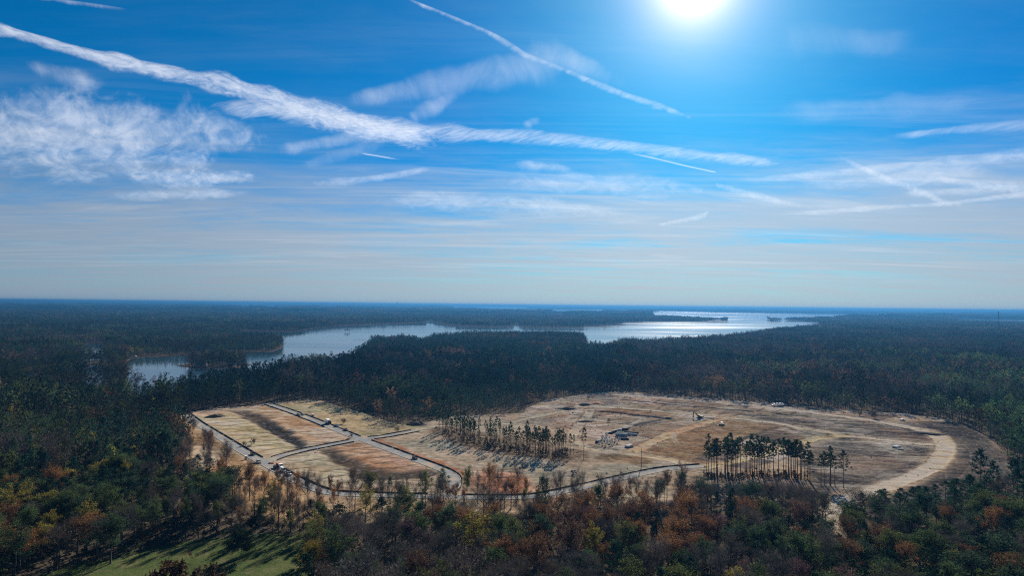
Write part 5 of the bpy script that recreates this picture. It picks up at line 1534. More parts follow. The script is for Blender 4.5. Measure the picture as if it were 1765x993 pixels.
car = make_car('dark car stopped at the far end of the first road', MM['black'])
hd1 = heading(345, 733, 430, 785); hd1b = heading(465, 803, 520, 832); hd3 = heading(500, 709, 590, 745)
car.location = spot(331, 727.5, .06); car.rotation_euler = (0, 0, hd1)
def dup_car(px, py, hd, label, paint=None):
    c = copy_thing(car, spot(px, py, .06), hd, label)
    if paint is not None:
        for ch in c.children:
            if ch.name.startswith('body'):
                ch.data = ch.data.copy(); ch.data.materials[0] = paint
    return c
dup_car(514, 717, hd3, 'first dark car of the pair parked on the second road')
dup_car(522, 716, hd3 + .3, 'second dark car of the pair parked on the second road', MM['grey'])
dup_car(580, 736, hd3, 'dark car with pale roof glare behind the box truck', MM['blue'])
dup_car(596, 743, hd3, 'black car parked last before the crossroads on the second road')
dup_car(715, 792, heading(660, 771, 710, 790), 'single dark car on the second road past the crossroads')
dup_car(446, 798, hd1, 'small dark car half on the verge of the first road', MM['grey'])
dup_car(1556, 725.5, 0.2, 'grey car by the back dirt road near the dark end field', MM['silver'])
dup_car(1350, 699.5, 0.1, 'white-roofed car parked behind the tanker truck', MM['white'])
pk = make_car('white pickup parked last in the row of trucks on the first road', MM['white'], 'pickup', 'pickup_truck', 'pickup truck', 'trucks parked on the first road')
pk.location = spot(497, 819.5, .06); pk.rotation_euler = (0, 0, hd1b)
van = make_car('white van parked in the middle of the truck row on the first road', MM['white'], 'van', 'work_van', 'van', 'trucks parked on the first road')
van.location = spot(488, 813.5, .06); van.rotation_euler = (0, 0, hd1b)
p2_ = copy_thing(pk, spot(476, 808, .06), hd1b, 'dark pickup added in place of the shadow at the head of the truck row')  # added black pickup, stands in for a shadow lying beside the trucks
for ch in p2_.children:
    if ch.name.startswith(('body', 'bed_side')): ch.data = ch.data.copy(); ch.data.materials[0] = MM['black']
pk3 = copy_thing(pk, spot(436, 784.5, .06), hd1, 'black work pickup at the junction of the first two roads')
for ch in pk3.children:
    if ch.name.startswith(('body', 'bed_side')): ch.data = ch.data.copy(); ch.data.materials[0] = MM['black']

def make_box_truck(label, loc, hd, boxm, cabm, name='box_truck', group='trucks parked on the second road'):
    root = empty(name, loc, hd); tag(root, label, 'truck', group)
    MB().box((0, 0, .75), (7.2, .9, .25)).build('chassis', MM['steel'], root)
    MB().prism([(1.9, .6), (3.7, .6), (3.7, 1.5), (3.3, 2.5), (1.9, 2.6)], -1.1, 1.1).build('cab', cabm, root, .05)
    MB().box((3.56, 0, 2.0), (.06, 1.9, .75), 0, -.38).build('windscreen', MM['glass'], root)
    MB().box((-1.0, 0, 2.25), (5.4, 2.4, 2.6)).build('cargo_box', boxm, root, .04)
    for s in (-1, 1):
        MB().box((2.7, s * 1.11, 2.0), (1.0, .04, .6)).build('side_window', MM['glass'], root)
        MB().box((3.72, s * .8, 1.0), (.06, .35, .2)).build('headlight', MM['lamp'], root)
    wheels(root, (2.8, -1.9, -2.9), 1.0, .5, .34)
    return root
make_box_truck('white box truck with dark cab parked on the second road', spot(566, 731, .06), hd3, MM['white'], MM['black'])
# red machine on a truck
root = empty('flatbed_truck', spot(481, 806.5, .06), hd1b); tag(root, 'red truck with a raised bin in the truck row on the first road', 'truck', 'trucks parked on the first road')
MB().box((0, 0, .8), (7, .9, .25)).build('chassis', MM['steel'], root)
MB().prism([(1.8, .6), (3.5, .6), (3.5, 1.6), (3.1, 2.6), (1.8, 2.7)], -1.1, 1.1).build('cab', MM['white'], root, .05)
MB().box((3.35, 0, 2.1), (.06, 1.9, .75), 0, -.38).build('windscreen', MM['glass'], root)
MB().prism([(-2.2, 1.0), (1.2, 1.0), (1.4, 1.9), (0.9, 2.4), (-1.9, 2.5), (-2.5, 1.9)], -1.1, 1.1).build('bin', MM['red'], root, .05)
for x in (-1.6, -.4, .8):
    for s in (-1, 1): MB().box((x, s * 1.13, 1.7), (.12, .06, 1.2)).build('bin_rib', MM['red'], root)
wheels(root, (2.6, -1.6, -2.6), 1.0, .5, .34)
# small red-capped marker post at the end of the second road
root = empty('barricade', spot(461.5, 698.5)); tag(root, 'red and white barricade closing the far end of the second road', 'barricade')
for s in (-1, 1):
    MB().box((0, s * 1.3, .8), (.1, .1, 1.6)).build('post', MM['white'], root)
for z in (.6, 1.05, 1.5):
    bd = MB().box((0.07, 0, z), (.05, 3.2, .24)).build('board', MM['white'], root)
    for k in range(4): MB().box((0.10, -1.2 + k * .8, z), (.03, .35, .22)).build('red_stripe', MM['red'], bd)

# excavator, boom folded high towards the lake side
root = empty('excavator', spot(1206, 722), math.radians(186)); tag(root, 'dark excavator with folded boom on the rutted clearing', 'excavator')
for s in (-1, 1):
    MB().prism([(-2.4, .35), (-2.0, .05), (2.0, .05), (2.4, .35), (2.4, .7), (2.0, .98), (-2.0, .98), (-2.4, .7)], s * 1.35 - .35, s * 1.35 + .35).build('track', MM['rubber'], root, .03)
MB().cyl((0, 0, .8), (0, 0, 1.25), .9, n=16).build('turntable', MM['steel'], root)
MB().prism([(-2.9, 1.3), (1.3, 1.3), (1.3, 1.9), (-.2, 2.3), (-2.9, 2.5)], -1.35, 1.35).build('engine_house', MM['yellow'], root, .06)
MB().box((-2.95, 0, 1.75), (.7, 2.6, 1.1)).build('counterweight', MM['steel'], root, .1)
cb = MB().prism([(-.1, 1.3), (1.6, 1.3), (1.7, 2.2), (1.2, 3.15), (-.1, 3.2)], .35, 1.35).build('cab', MM['black'], root, .04)
MB().prism([(0.05, 2.1), (1.5, 2.1), (1.1, 3.0), (0.05, 3.05)], .33, 1.37).build('cab_window', MM['glass'], cb)
def beam(p0, p1, w0, w1):
    m = MB(); a, c_ = Vector(p0), Vector(p1); d = (c_ - a).normalized(); n_ = Vector((-d.z, 0, d.x))
    pr = [(a + n_ * w0), (a - n_ * w0), (c_ - n_ * w1), (c_ + n_ * w1)]
    return m.prism([(v.x, v.z) for v in pr], -.3, .3)
beam((1.2, 0, 1.7), (3.3, 0, 4.3), .45, .42).build('boom', MM['yellow'], root)
beam((3.1, -.02, 4.2), (5.6, 0, 6.1), .40, .25).build('boom', MM['yellow'], root)
beam((5.5, 0, 6.6), (5.9, 0, 2.2), .38, .24).build('stick', MM['yellow'], root)
MB().cyl((2.2, .4, 2.1), (4.4, .4, 4.8), .12).build('hydraulic_ram', MM['steel'], root)
MB().cyl((4.2, 0, 5.6), (5.7, 0, 5.9), .12).build('hydraulic_ram', MM['steel'], root)
MB().prism([(5.5, 2.3), (6.2, 2.3), (6.5, 1.5), (6.1, .8), (5.3, .6), (4.9, .9), (5.5, 1.3)], -.65, .65).build('bucket', MM['steel'], root)
root = empty('rubble_heap', spot(1219, 722.5)); tag(root, 'low heap of broken roots behind the excavator', 'heap')
m_ = MB()
for k in range(26): m_.box((rng.uniform(-5, 5), rng.uniform(-1.5, 1.5), rng.uniform(0, .5)), (rng.uniform(.4, 2), rng.uniform(.2, .6), rng.uniform(.2, .7)), rng.uniform(0, 3), rng.uniform(-.4, .4))
o_ = m_.build('heap', MM['mulch'], root); o_['kind'] = 'stuff'

# green compact tractor-roller with a white canopy
root = empty('roller', spot(1244, 734), math.radians(35)); tag(root, 'green soil roller with white canopy on the brown field', 'roller')
MB().cyl((1.7, -1.05, .75), (1.7, 1.05, .75), .75, n=18).build('drum', MM['steel'], root)
MB().box((1.7, 1.15, .85), (1.9, .12, .3)).build('drum_frame', MM['green'], root); MB().box((1.7, -1.15, .85), (1.9, .12, .3)).build('drum_frame', MM['green'], root)
MB().prism([(-2.6, .7), (.6, .7), (.6, 1.3), (-.4, 1.5), (-2.4, 1.75), (-2.6, 1.5)], -.85, .85).build('engine_house', MM['green'], root, .05)
for x in (-.5, .7):
    for s in (-1, 1): MB().cyl((x, s * .75, 1.2), (x, s * .75, 2.75), .05, n=6).build('canopy_post', MM['black'], root)
MB().box((.1, 0, 2.82), (1.9, 1.9, .12)).build('canopy', MM['white'], root, .03)
MB().box((-.1, 0, 1.6), (.6, .7, .5)).build('seat', MM['black'], root)
wheels(root, (-1.6,), .85, .75, .5)

# tanker truck by the back wood
root = empty('tanker_truck', spot(1341, 700.5), math.radians(178)); tag(root, 'white tanker truck standing at the foot of the back wood', 'truck')
MB().box((0, 0, .95), (10.5, .9, .3)).build('chassis', MM['steel'], root)
m_ = MB()
for (x0, x1, r0, r1) in ((-5.0, -4.5, .7, 1.25), (-4.5, 1.6, 1.25, 1.25), (1.6, 2.1, 1.25, .7)): m_.cyl((x0, 0, 2.35), (x1, 0, 2.35), r0, r1, 18)
m_.build('tank', MM['white'], root)
for x in (-3.4, -1.4, .6): MB().cyl((x - .05, 0, 2.35), (x + .05, 0, 2.35), 1.29, n=18).build('tank_band', MM['silver'], root)
MB().cyl((-1.5, 0, 3.5), (-1.5, 0, 3.75), .35, n=12).build('hatch', MM['silver'], root)
MB().prism([(3.0, .6), (5.4, .6), (5.5, 1.7), (5.0, 1.8), (4.6, 2.9), (3.0, 3.0)], -1.15, 1.15).build('cab', MM['white'], root, .05)
MB().box((4.84, 0, 2.35), (.06, 1.9, .8), 0, -.35).build('windscreen', MM['glass'], root)
for s in (-1, 1): MB().box((3.9, s * 1.16, 2.35), (1.0, .04, .65)).build('side_window', MM['glass'], root)
wheels(root, (4.4, -2.0, -3.1, -4.2), 1.0, .52, .36)
tk = copy_thing(car, spot(1333, 700, 0), .3, 'light car in front of the tanker truck')
for ch in tk.children:
    if ch.name.startswith('body'): ch.data = ch.data.copy(); ch.data.materials[0] = MM['silver']

# stacked drainage pipes, each pipe a part
def pipe_stack(px, py, hd, L, rad, rows, m, label):
    root = empty('pipe_stack', spot(px, py), hd); tag(root, label, 'pipe stack', 'pipe stacks in the storage yard')
    me = MB().cyl((-L / 2, 0, 0), (L / 2, 0, 0), rad, n=10, caps=True).mesh('pipe', m)
    for r_, n in enumerate(rows):
        for k in range(n):
            o = link('pipe', me, root); o.location = (rng.uniform(-.3, .3), (k - (n - 1) / 2) * rad * 2.04, rad + .12 + r_ * rad * 1.76)
    for x in (-L * .3, L * .3): MB().box((x, 0, .06), (.15, rad * 2.2 * rows[0], .12)).build('timber', MM['wood'], root)
    return root
hp = heading(1045, 748, 1070, 741)
pipe_stack(1050, 747.5, hp, 9, .42, (3, 2), MM['darkpipe'], 'first long stack of black pipes at the outer end of the storage yard')
pipe_stack(1060, 744.5, hp, 9, .42, (3, 2), MM['darkpipe'], 'black pipe stack in line behind the first one')
pipe_stack(1071, 741.5, hp, 6, .45, (4, 3), MM['purplepipe'], 'purple pipe stack at the back of the storage yard')
pipe_stack(1078, 741.5, hp * .4, 5, .40, (3, 2), MM['darkpipe'], 'short dark pipe stack beside the purple pipes')
pipe_stack(1071, 753.5, -.15, 8.5, .5, (5, 4, 3), MM['bluepipe'], 'big stack of grey-blue pipes in the middle of the storage yard')
pipe_stack(1068, 747.5, .1, 4.5, .38, (4, 3), MM['greenpipe'], 'small green pipe stack above the big grey-blue stack')
pipe_stack(1087, 750.5, -.28, 10, .38, (4, 3), MM['bluepipe'], 'long low stack of grey-blue pipes pointing to the dirt road')
pipe_stack(1088, 747.0, -.25, 11, .36, (4, 2), MM['darkpipe'], 'long black pipe stack behind the long grey-blue one')
pipe_stack(1077, 758.0, -.1, 6, .34, (3, 2), MM['darkpipe'], 'short black pipe stack in front of the big grey-blue stack')
pipe_stack(1032, 762.5, hp, 6.5, .42, (3, 2), MM['darkpipe'], 'separate black pipe stack beside the concrete rings')
def slab_stack(px, py, hd, sx, sy, n, label):
    root = empty('slab_stack', spot(px, py), hd); tag(root, label, 'slab stack', 'slab stacks on the bare ground')
    me = MB().box((0, 0, 0), (sx, sy, .26)).mesh('slab', MM['slab'], .03)
    for k in range(n):
        o = link('slab', me, root); o.location = (rng.uniform(-.25, .25), rng.uniform(-.2, .2), .32 + k * .30); o.rotation_euler = (0, 0, rng.uniform(-.04, .04))
    for x in (-sx * .3, sx * .3): MB().box((x, 0, .09), (.25, sy * .9, .18)).build('timber', MM['wood'], root)
slab_stack(1084, 771, heading(1076, 772, 1088, 768), 7.0, 3.2, 4, 'long grey slab stack on bare ground beside the orange dirt road')
slab_stack(1545, 772.5, .5, 5.0, 3.6, 4, 'grey slab stack in the pale square near the loop road')
slab_stack(1552, 775.5, -.2, 3.6, 1.8, 3, 'smaller slab stack in front of the one in the pale square')
# concrete manhole rings strewn on the yard
ring_me = [MB().ring(0, 1.2, .75, .6).mesh('ring', MM['concrete']), MB().ring(0, .8, .75, .6).mesh('ring', MM['concrete']), MB().ring(0, 1.3, .9, .72).mesh('ring', MM['concrete'])]
used_ = []
RINGW = ['outer', 'inner', 'near', 'middle', 'back']
nr = 0
pts_ = []
while len(pts_) < 46:
    px, py = rng.gauss(1046, 9), rng.gauss(762, 5.2)
    if not (1024 < px < 1072 and 750 < py < 772): continue
    x, y, z = spot(px, py)
    if any((a - x) ** 2 + (c_ - y) ** 2 < 4 for a, c_, _ in pts_): continue
    pts_.append((x, y, z))
pts_.sort(key=lambda p: p[0])
for i, (x, y, z) in enumerate(pts_):
    o = link('concrete_ring', ring_me[rng.randrange(3)]); o.location = (x, y, z)
    tag(o, '%s concrete ring strewn in the storage yard, counted from the pine row' % ordinal(i + 1), 'concrete ring', 'concrete manhole rings in the storage yard')

# clods, stumps and scraps left on the graded ground
for nm_, mm_, cnt_, lb_ in (('debris', MM['mulch'], 420, 'dark clods and roots scattered over the graded ground'), ('stones', MM['concrete'], 160, 'pale stones and scraps scattered over the graded ground')):
    m_ = MB(); k = 0
    while k < cnt_:
        px, py = (rng.uniform(900, 1130), rng.uniform(682, 748)) if rng.random() < .55 else (rng.uniform(960, 1620), rng.uniform(685, 830))
        a = G(px, py, Z0)
        if not in_poly(np.array([a[0]]), np.array([a[1]]), SITE)[0]: continue
        s_ = rng.uniform(.25, .9) * (1.5 if rng.random() < .1 else 1)
        m_.box((a[0], a[1], ground_z(*a) + s_ * .15), (s_ * rng.uniform(.6, 1.6), s_ * rng.uniform(.5, 1.2), s_ * rng.uniform(.3, .8)), rng.uniform(0, 3), rng.uniform(-.4, .4)); k += 1
    tag(m_.build(nm_, mm_), lb_, 'debris', kind='stuff')
# utility pole
x, y, z = spot(1105.5, 806.5)
root = empty('utility_pole', (x, y, z)); tag(root, 'lone wooden utility pole at the end of the paved road', 'utility pole')
MB().cyl((0, 0, -.5), (0, 0, 12.2), .21, .14, 10).build('pole', MM['wood'], root)
MB().box((0, 0, 11.4), (.12, 1.2, .12)).build('crossarm', MM['wood'], root)
for s in (-.5, .5): MB().cyl((0, s, 11.46), (0, s, 11.7), .05, n=8).build('insulator', MM['lamp'], root)
MB().cyl((.32, 0, 9.6), (.32, 0, 10.5), .24, n=10).build('transformer', MM['grey'], root)

# portable toilet beside the first road
root = empty('portable_toilet', spot(423.5, 793), hd1); tag(root, 'grey-green portable toilet on the verge of the first road', 'portable toilet')
MB().box((0, 0, 1.1), (1.25, 1.25, 2.1)).build('cabin', MM['plasticgreen'], root, .04)
MB().prism([(-.68, 2.15), (.68, 2.15), (.5, 2.42), (-.5, 2.42)], -.68, .68).build('roof', MM['white'], root)
dr = MB().box((0, -.645, 1.1), (.75, .04, 1.75)).build('door', MM['plasticgreen'], root); MB().box((.28, -.68, 1.1), (.08, .05, .2)).build('latch', MM['white'], dr)
# small white board by the middle road and a white cover on the second road
root = empty('sign_board', spot(547, 779.5), .4); tag(root, 'small white board on posts where the dark ditch meets the cross road', 'sign')
for s in (-1, 1): MB().box((0, s * .75, .8), (.1, .1, 1.6)).build('post', MM['wood'], root)
MB().box((.08, 0, 1.25), (.05, 2.0, 1.1)).build('board', MM['white'], root)
root = empty('pallet_stack', spot(540, 716.5, .05), hd3); tag(root, 'pale wrapped pallets on the edge of the second road', 'pallets')
for k in range(3): 
    pl_ = MB().box((k * 1.5 - 1.5, 0, .12), (1.2, 1.1, .2)).build('pallet', MM['wood'], root)
    MB().box((k * 1.5 - 1.5, 0, .75), (1.1, 1.0, 1.0)).build('wrapped_load', MM['white'], pl_, .05)

# heaps of earth and brush
def mound(px, py, sx, sy, h, m, label, name='soil_mound', cat='soil mound', rz=0.0, group=None):
    x, y, z = spot(px, py)
    n = 22; vs = []; 
    for j in range(n):
        for i in range(n):
            u_, v_ = i / (n - 1) * 2 - 1, j / (n - 1) * 2 - 1
            r_ = math.hypot(u_, v_)
            k = max(0.0, 1 - r_ ** 2) ** 0.8
            nz_ = float(fbm(np.array([u_ * 2.2 + px]), np.array([v_ * 2.2 + py]), 4, 5)[0])
            vs.append((u_ * sx, v_ * sy, h * k * (0.45 + 1.1 * nz_) - 0.15))
    ii_ = np.arange(n * n).reshape(n, n)
    f_ = np.stack([ii_[:-1, :-1], ii_[:-1, 1:], ii_[1:, 1:], ii_[1:, :-1]], -1).reshape(-1, 4)
    o = link(name, mesh_np(name, vs, f_, [m])); o.location = (x, y, z); o.rotation_euler = (0, 0, rz)
    tag(o, label, cat, group)
GM = 'earth mounds on the site'
mound(718, 732, 9, 6, 2.6, MM['mulch'], 'dark earth mound at the corner of the tall wood', group=GM)
mound(979, 705, 13, 7, 2.2, MM['mulch'], 'long dark soil heap on the bare back ground', group=GM, rz=-.3)
mound(1012, 727, 11, 5, 1.8, MM['mulch'], 'dark curved soil heap inside the dirt track bend', group=GM, rz=.3)
mound(1010, 698, 10, 6, 1.8, MM['mulch'], 'dark mound among pale spoil at the back of the site', group=GM)
mound(1027, 696, 8, 6, 1.5, MM['red_earth'], 'reddish mound beside the dark back mound', group=GM)
mound(1046, 688, 14, 8, 1.4, MM['mulch'], 'broad low dark spread of spoil near the back dirt road', group=GM)
mound(1590, 747, 20, 5, 1.3, MM['mulch'], 'dark scrubby ridge inside the loop road bend', group=GM, rz=-.5)
mound(371, 719, 9, 4, 2.0, MM['mulch'], 'dark heap near the far corner of the first plot', group=GM, rz=.5)
mound(468, 799.5, 2.5, 2, 1.0, MM['red_earth'], 'small red earth heap by the road junction', group=GM)
mound(440, 800, 4, 1.6, .9, MM['mulch'], 'low dark heap on the orange verge by the junction', group=GM)
mound(862, 820, 14, 7, 1.3, MM['red_earth'], 'raw red clay bank near the road bend', group=GM)
BR = [MB(), MB()]
tb = build_broad(520, 4.0, 3.4, 0.0, 1.6, 0.1, 1.0)
bw, bl = tb.wood_mesh('branches', M_BARK), tb.leaf_mesh('twigs', M_TWIG)
for px, py, s, lb in [(592, 731, 1.0, 'brush pile on the verge behind the parked cars'), (1506, 722, 1.4, 'brush pile beside the back dirt road'), (1482, 717.5, 1.0, 'small brush pile near the back wood edge'), (685, 744.5, .8, 'low shrub heap by the crossroads turning'),
                      (436, 767, 1.0, 'dark brush pile at the edge of the first plot'), (421, 769, .7, 'small dark brush clump by the first road fence'), (605, 755, .7, 'brush clump at the corner of the crossroads'), (1049, 728, .7, 'single small bush on the pale back plot'), (1014, 688, .7, 'little bush on the pale spoil')]:
    r_ = empty('brush_pile', spot(px, py, -.2), rng.uniform(0, 6)); r_.scale = (s, s, s * .8); tag(r_, lb, 'brush pile', 'brush piles and bushes on the site')
    link('branches', bw, r_); o = link('twigs', bl, r_); o['tint'] = [.06, .05, .04]
# fallen pale branches at the meadow edge
root = empty('fallen_branches', (*G(424, 927, .4), .5), .3); tag(root, 'pale fallen branches behind the big meadow shrub', 'fallen tree')
M_PALE = bark_mat('bleached_wood', (.34, .30, .26), (.5, .46, .41))
tb = TB(9)
tb.tube([(-6, 0, .3), (0, .3, .8), (5, 0, .6)], .28, .12, 6)
tb.wood_mesh('trunk', M_PALE); link('trunk', tb.wood_mesh('trunk', M_PALE), root)
for k in range(9):
    t2 = TB(30 + k); t2.bough((-4 + k * 1.0, 0, .6), (t2.r.uniform(-.4, .6), t2.r.choice([-1, 1]) * .7, .7), t2.r.uniform(2, 4), .09, .02, 4, 4)
    link('branch', t2.wood_mesh('branch', M_PALE), root)

# ------------------------------------------------------------------ silt fences along the roads
def silt_fence(ri, side, off, a0, a1, label):
    p = ROADLINES[ri]; n = normals2(p); wd = PAVED[ri][1]
    k0, k1 = int(a0 * (len(p) - 1)), int(a1 * (len(p) - 1))
    q = p[k0:k1 + 1] + n[k0:k1 + 1] * side * (wd / 2 + off)
    if len(q) < 3: return
    root = empty('silt_fence', (*q[0], Z0)); tag(root, label, 'silt fence', 'black silt fences along the new roads')
    vs, fs = [], []
    nn = normals2(q)
    for i, (pt, nr_) in enumerate(zip(q, nn)):
        h = 0.55 + 0.3 * float(vnoise(np.array([i * .7]), np.array([ri + side * 3.0]), 4)[0])
        lean = 0.10 * float(vnoise(np.array([i * .4]), np.array([ri + 9.0]), 6)[0])
        a = pt - q[0]
        for dxn, z in ((-.03, -.3), (-.03 + lean, h), (.03 + lean, h), (.03, -.3)):
            vs.append((a[0] + nr_[0] * dxn, a[1] + nr_[1] * dxn, z))
    for i in range(len(q) - 1):
        for k in range(4): fs.append([i * 4 + k, i * 4 + (k + 1) % 4, i * 4 + 4 + (k + 1) % 4, i * 4 + 4 + k])
    link('fabric', mesh_np('fabric', vs, np.array(fs), [MM['fabric']]), root)
    # earth turned up along the foot of the fence
    vs, fs = [], []
    for i, (pt, nr_) in enumerate(zip(q, nn)):
        a = pt - q[0]; w_ = .35 + .35 * float(vnoise(np.array([i * .9]), np.array([ri * 5.0]), 8)[0])
        for dxn, z in ((-w_, -.12), (-.12, .10 + .3 * (w_ - .4)), (.12, .12), (w_, -.12)): vs.append((a[0] + nr_[0] * dxn, a[1] + nr_[1] * dxn, z))
    for i in range(len(q) - 1):
        for k in range(3): fs.append([i * 4 + k, i * 4 + k + 1, i * 4 + 4 + k + 1, i * 4 + 4 + k])
    link('soil_ridge', mesh_np('soil_ridge', vs, np.array(fs), [MM['mulch']]), root)
    st = MB()
    for i in range(0, len(q)):
        a = q[i] - q[0]; st.box((a[0], a[1], .5), (.07, .07, 1.5))
    o = st.build('stakes', MM['wood'], root); o['kind'] = 'stuff'
def run_along(ri, side, off, nm, lo=0.0, hi=1.0):
    """split where other roads join"""
    p = ROADLINES[ri]; n = normals2(p); wd = PAVED[ri][1]; L = len(p) - 1
    okk = [lo <= i / L <= hi and not near_other(p[i] + n[i] * side * (wd / 2 + off), ri, 6.8) for i in range(len(p))]
    i = 0; runs = []
    while i < len(p):
        if okk[i]:
            j = i
            while j + 1 < len(p) and okk[j + 1]: j += 1
            if j - i > 6: runs.append((i / L, j / L))
            i = j + 1
        else: i += 1
    for k, (a, c_) in enumerate(runs):
        silt_fence(ri, side, off, a, c_, 'black silt fence %s%s' % (nm, '' if len(runs) == 1 else ', ' + ('run before the junction', 'run after the junction', 'last run', 'end run')[min(k, 3)]))
run_along(0, 1, 1.0, 'on the plot side of the first road')
run_along(1, 1, 1.0, 'on the lake side of the cross road')
run_along(1, -1, 1.0, 'on the meadow side of the cross road')
run_along(2, 1, 1.0, 'on the tall wood side of the second road')
run_along(2, -1, 1.0, 'on the plot side of the second road', 0.0, 0.40)
run_along(3, 1, 1.2, 'on the tall wood side of the short stub road')
run_along(3, -1, 1.2, 'on the pine row side of the short stub road')
back = smooth_line(GP([(322, 711), (350, 707), (400, 702), (440, 698), (470, 694)], Z0), 2.5)
ROADLINES.append(back); PAVED.append(([], 0.0)); silt_fence(len(ROADLINES) - 1, 1, 0.0, 0, 1, 'black silt fence closing the plots off from the back wood')

# ------------------------------------------------------------------ cell tower, lake houses, docks, distant towers
bx, by = G(1721, 562, 0); D_ = by
bx, by = 3300 * (1721 - 882.5) / F, 3300.0
root = empty('lattice_tower', (bx, by, 0)); tag(root, 'slim lattice mast rising over the far wood near the horizon', 'tower')
HT = 92.0
for s in ((1, 1), (1, -1), (-1, 1), (-1, -1)):
    MB().cyl((s[0] * 3.2, s[1] * 3.2, 0), (s[0] * .7, s[1] * .7, HT), .42, .26, 6).build('leg', MM['steel'], root)
m_ = MB()
for i in range(14):
    z0, z1 = HT * i / 14, HT * (i + 1) / 14
    w0, w1 = 3.2 - 2.5 * z0 / HT, 3.2 - 2.5 * z1 / HT
    for (a, c_) in (((1, 1), (1, -1)), ((1, -1), (-1, -1)), ((-1, -1), (-1, 1)), ((-1, 1), (1, 1))):
        m_.cyl((a[0] * w0, a[1] * w0, z0), (c_[0] * w1, c_[1] * w1, z1), .16, n=4); m_.cyl((c_[0] * w0, c_[1] * w0, z0), (a[0] * w1, a[1] * w1, z1), .16, n=4)
m_.build('bracing', MM['steel'], root)
for z in (75.0, 90.0):
    pl_ = MB().cyl((0, 0, z), (0, 0, z + .4), 3.0, n=12).build('antenna_platform', MM['steel'], root)
    for k in range(9): MB().box((3.1 * math.cos(k * .698), 3.1 * math.sin(k * .698), z + .6), (.6, .9, 3.4), k * .698).build('antenna', MM['grey'], pl_)
MB().cyl((0, 0, HT), (0, 0, HT + 7), .14, n=6).build('lightning_rod', MM['steel'], root)

def house(px, py, z, hd, sx, sy, roofm, label, zz=0.5):
    x, y = G(px, py, 0.5); root = empty('lake_house', (x, y, 0), hd); tag(root, label, 'house', 'houses on the lake shore')
    wl = MB().box((0, 0, 2.4), (sx, sy, 5.2)).build('wall', MM['siding'], root)
    MB().prism([(-sy / 2 - .8, 4.9), (sy / 2 + .8, 4.9), (0, 4.9 + sy * .42)], -sx / 2 - .7, sx / 2 + .7).build('roof', roofm, root).rotation_euler = (0, 0, math.pi / 2)
    MB().box((sx * .25, sy * .1, 6.5 + sy * .2), (1.0, .8, 3.0)).build('chimney', MM['concrete'], root)
    for s in (-1, 1):
        for k in range(4):
            f_ = MB().box((-sx * .36 + k * sx * .24, s * (sy / 2 + .03), 3.4), (1.3, .1, 1.5)).build('window', MM['white'], root)
            MB().box((-sx * .36 + k * sx * .24, s * (sy / 2 + .09), 3.4), (1.1, .06, 1.3)).build('pane', MM['glass'], f_)
    MB().box((0, -sy / 2 - .05, 1.2), (1.1, .1, 2.2)).build('door', MM['wood'], root)
    return root
def patch_ground(pts, m, name, kind='structure', z=0.45):
    p = smooth_line(GP(pts + pts[:1], z), 6, 2)[:-1]
    tri = tessellate_polygon([[Vector((a, c_, 0)) for a, c_ in p]])
    fs = []
    for t in tri:
        q = [p[k] for k in t]
        fs.append(t if (q[1][0] - q[0][0]) * (q[2][1] - q[0][1]) - (q[1][1] - q[0][1]) * (q[2][0] - q[0][0]) > 0 else t[::-1])
    tag(link(name, mesh_np(name, [(a, c_, z) for a, c_ in p], np.array(fs), [m])), kind=kind)
patch_ground([(306, 631), (330, 625), (370, 624), (412, 624.5), (440, 629), (410, 633.5), (370, 635), (330, 634)], m_floor, 'shore')
patch_ground([(215, 583.5), (240, 581.5), (300, 581.5), (312, 583.5), (280, 584.5)], m_mead, 'lawn', z=0.4)
house(347, 631, 0, .2, 15, 10, MM['shingle'], 'blue-grey roofed house on the tip of the little point in the cove')
house(401, 630, 0, -.25, 14, 9, MM['shingle'], 'blue-grey house on the inner part of the point')
house(417, 629, 0, .5, 10, 8, MM['shingle2'], 'smaller grey house behind the bare tree on the point')
house(15, 661, 0, .1, 24, 11, MM['shingle2'], 'long grey roof showing among dark trees by the outer cove')
for px, py, ht, wd, kd_, lb in [(328, 613, 15, 1.2, 'rust', 'rust-brown tree on the tip of the point in the cove'), (366, 607, 19, 1.3, 'pine', 'tall pine between the two blue-grey houses'), (385, 609, 17, 1.4, 'olive', 'rounded green tree beside the inner blue-grey house'), (424, 609, 17, 1.2, 'bare', 'bare purple-grey tree behind the smaller grey house')]:
    x, y = top_at(px, py, ht)
    wm, cm = TREES[kd_][0]; root = empty(NAME[kd_], (x, y, .3)); f = ht / BASEH[kd_]; root.scale = (f * wd, f * wd, f); tag(root, lb, 'tree', 'trees on the point')
    link('trunk', wm, root); c = link('crown', cm, root); c['tint'] = list(TINTS[kd_][0])
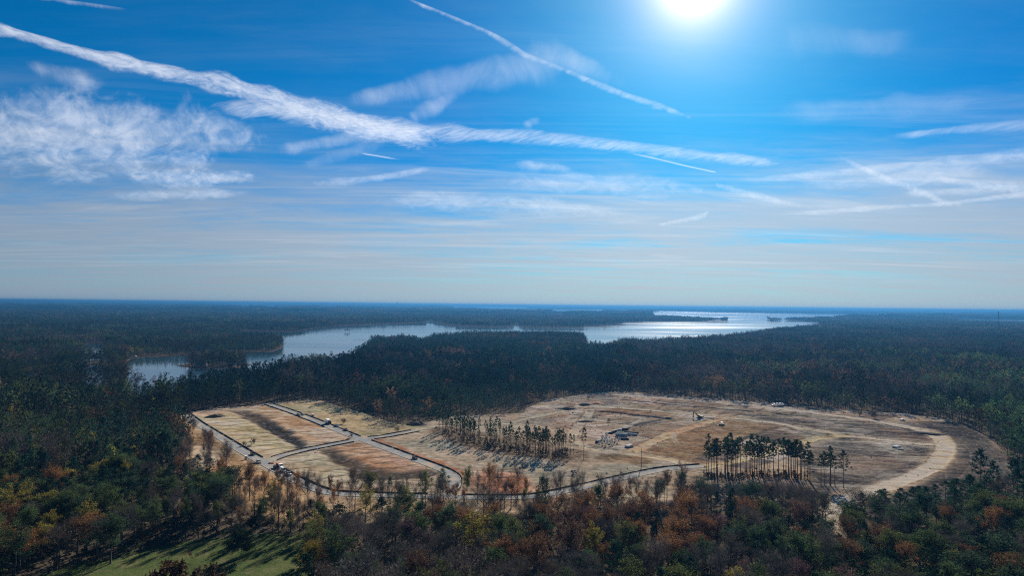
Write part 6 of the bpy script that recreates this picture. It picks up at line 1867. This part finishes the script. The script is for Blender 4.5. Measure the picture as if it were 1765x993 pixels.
def dock(px, py, hd, L, label, roof=True):
    x, y = G(px, py, .2); root = empty('boat_dock', (x, y, .2), hd); tag(root, label, 'dock', 'boat docks on the lake')
    n = 12
    me = MB().box((0, 0, 0), (L / n * .94, 2.4, .1)).mesh('plank', MM['wood'])
    for k in range(n): link('plank', me, root).location = (-L / 2 + (k + .5) * L / n, 0, .75)
    pm = MB().cyl((0, 0, -1.2), (0, 0, 1.5), .16, n=8).mesh('post', MM['wood'])
    for k in range(5):
        for s in (-1, 1): link('post', pm, root).location = (-L / 2 + .4 + k * (L - .8) / 4, s * 1.3, 0)
    if roof:
        rm = MB().cyl((0, 0, .5), (0, 0, 4.0), .12, n=6).mesh('roof_post', MM['wood'])
        for a in (0, 6):
            for s in (-1, 1): link('roof_post', rm, root).location = (L / 2 - 6.5 + a, s * 1.8, 0)
        MB().prism([(-2.6, 3.9), (2.6, 3.9), (0, 5.2)], -4.2, 4.2).build('roof', MM['shingle2'], root).location = (0, 0, 0)
        root.children[-1].rotation_euler = (0, 0, math.pi / 2); root.children[-1].location = (L / 2 - 3.5, 0, 0)
dock(558, 567.5, .1, 60, 'long dark dock off the far shore of the lake')
dock(620, 586.5, 0.1, 30, 'dark dock reaching from the wooded point into the lake', False)
dock(312, 628, .15, 26, 'dock with posts off the tip of the point in the cove', False)
dock(233, 618.5, .3, 22, 'small dock across the cove from the point')
for i, (px, hh, ww) in enumerate([(672, 95, 60), (685, 150, 45), (694, 90, 70)]):
    yy = 30000.0; xx = yy * (px - 882.5) / F
    root = empty('distant_tower', (xx, yy, 0)); tag(root, ['lowest', 'tallest', 'broadest'][i] + ' of the three faint towers on the horizon', 'building', 'towers on the horizon')
    hh = hh + 15
    MB().box((0, 0, hh / 2), (ww, ww, hh)).build('wall', MM['concrete'], root); MB().box((0, 0, hh + 3), (ww * .5, ww * .5, 6)).build('roof_house', MM['concrete'], root)
    for k in range(6): MB().box((0, -ww / 2 - .4, hh * (.2 + .13 * k)), (ww * .9, .8, 4)).build('window_band', MM['glass'], root)
# islet trees
for px, sc_ in ((595, .9), (599, 1.1), (602, .8)):
    x, y = G(px, 572.6, .3); wm, cm = TREES['olive'][1]; root = empty('broadleaf_tree', (x, y, .3)); root.scale = (.9 * sc_, .9 * sc_, .62 * sc_)
    tag(root, '%s dark tree on the tiny islet off the far shore' % {.9: 'middle-sized', 1.1: 'tallest', .8: 'lowest'}[sc_], 'tree', 'trees on the islet')
    link('trunk', wm, root); c = link('crown', cm, root); c['tint'] = list(TINTS['pine'][0])

# ------------------------------------------------------------------ the air between
m_haze, b = mat('haze_air')
pv = b.n('ShaderNodeVolumePrincipled')
pv.inputs['Color'].default_value = (0.03, 0.125, 0.27, 1)
pv.inputs['Density'].default_value = 0.00009
pv.inputs['Anisotropy'].default_value = 0.4
b.l(pv.outputs[0], b.out.inputs['Volume'])
E = 44000.0
hv_ = [(sx * E, yy, zz) for zz in (-2.0, 118.0) for yy in (-4000.0, E) for sx in (-1, 1)]
hf_ = np.array([[0, 2, 3, 1], [4, 5, 7, 6], [0, 1, 5, 4], [2, 6, 7, 3], [0, 4, 6, 2], [1, 3, 7, 5]])
tag(link('haze', mesh_np('haze', hv_, hf_, [m_haze])), kind='stuff')
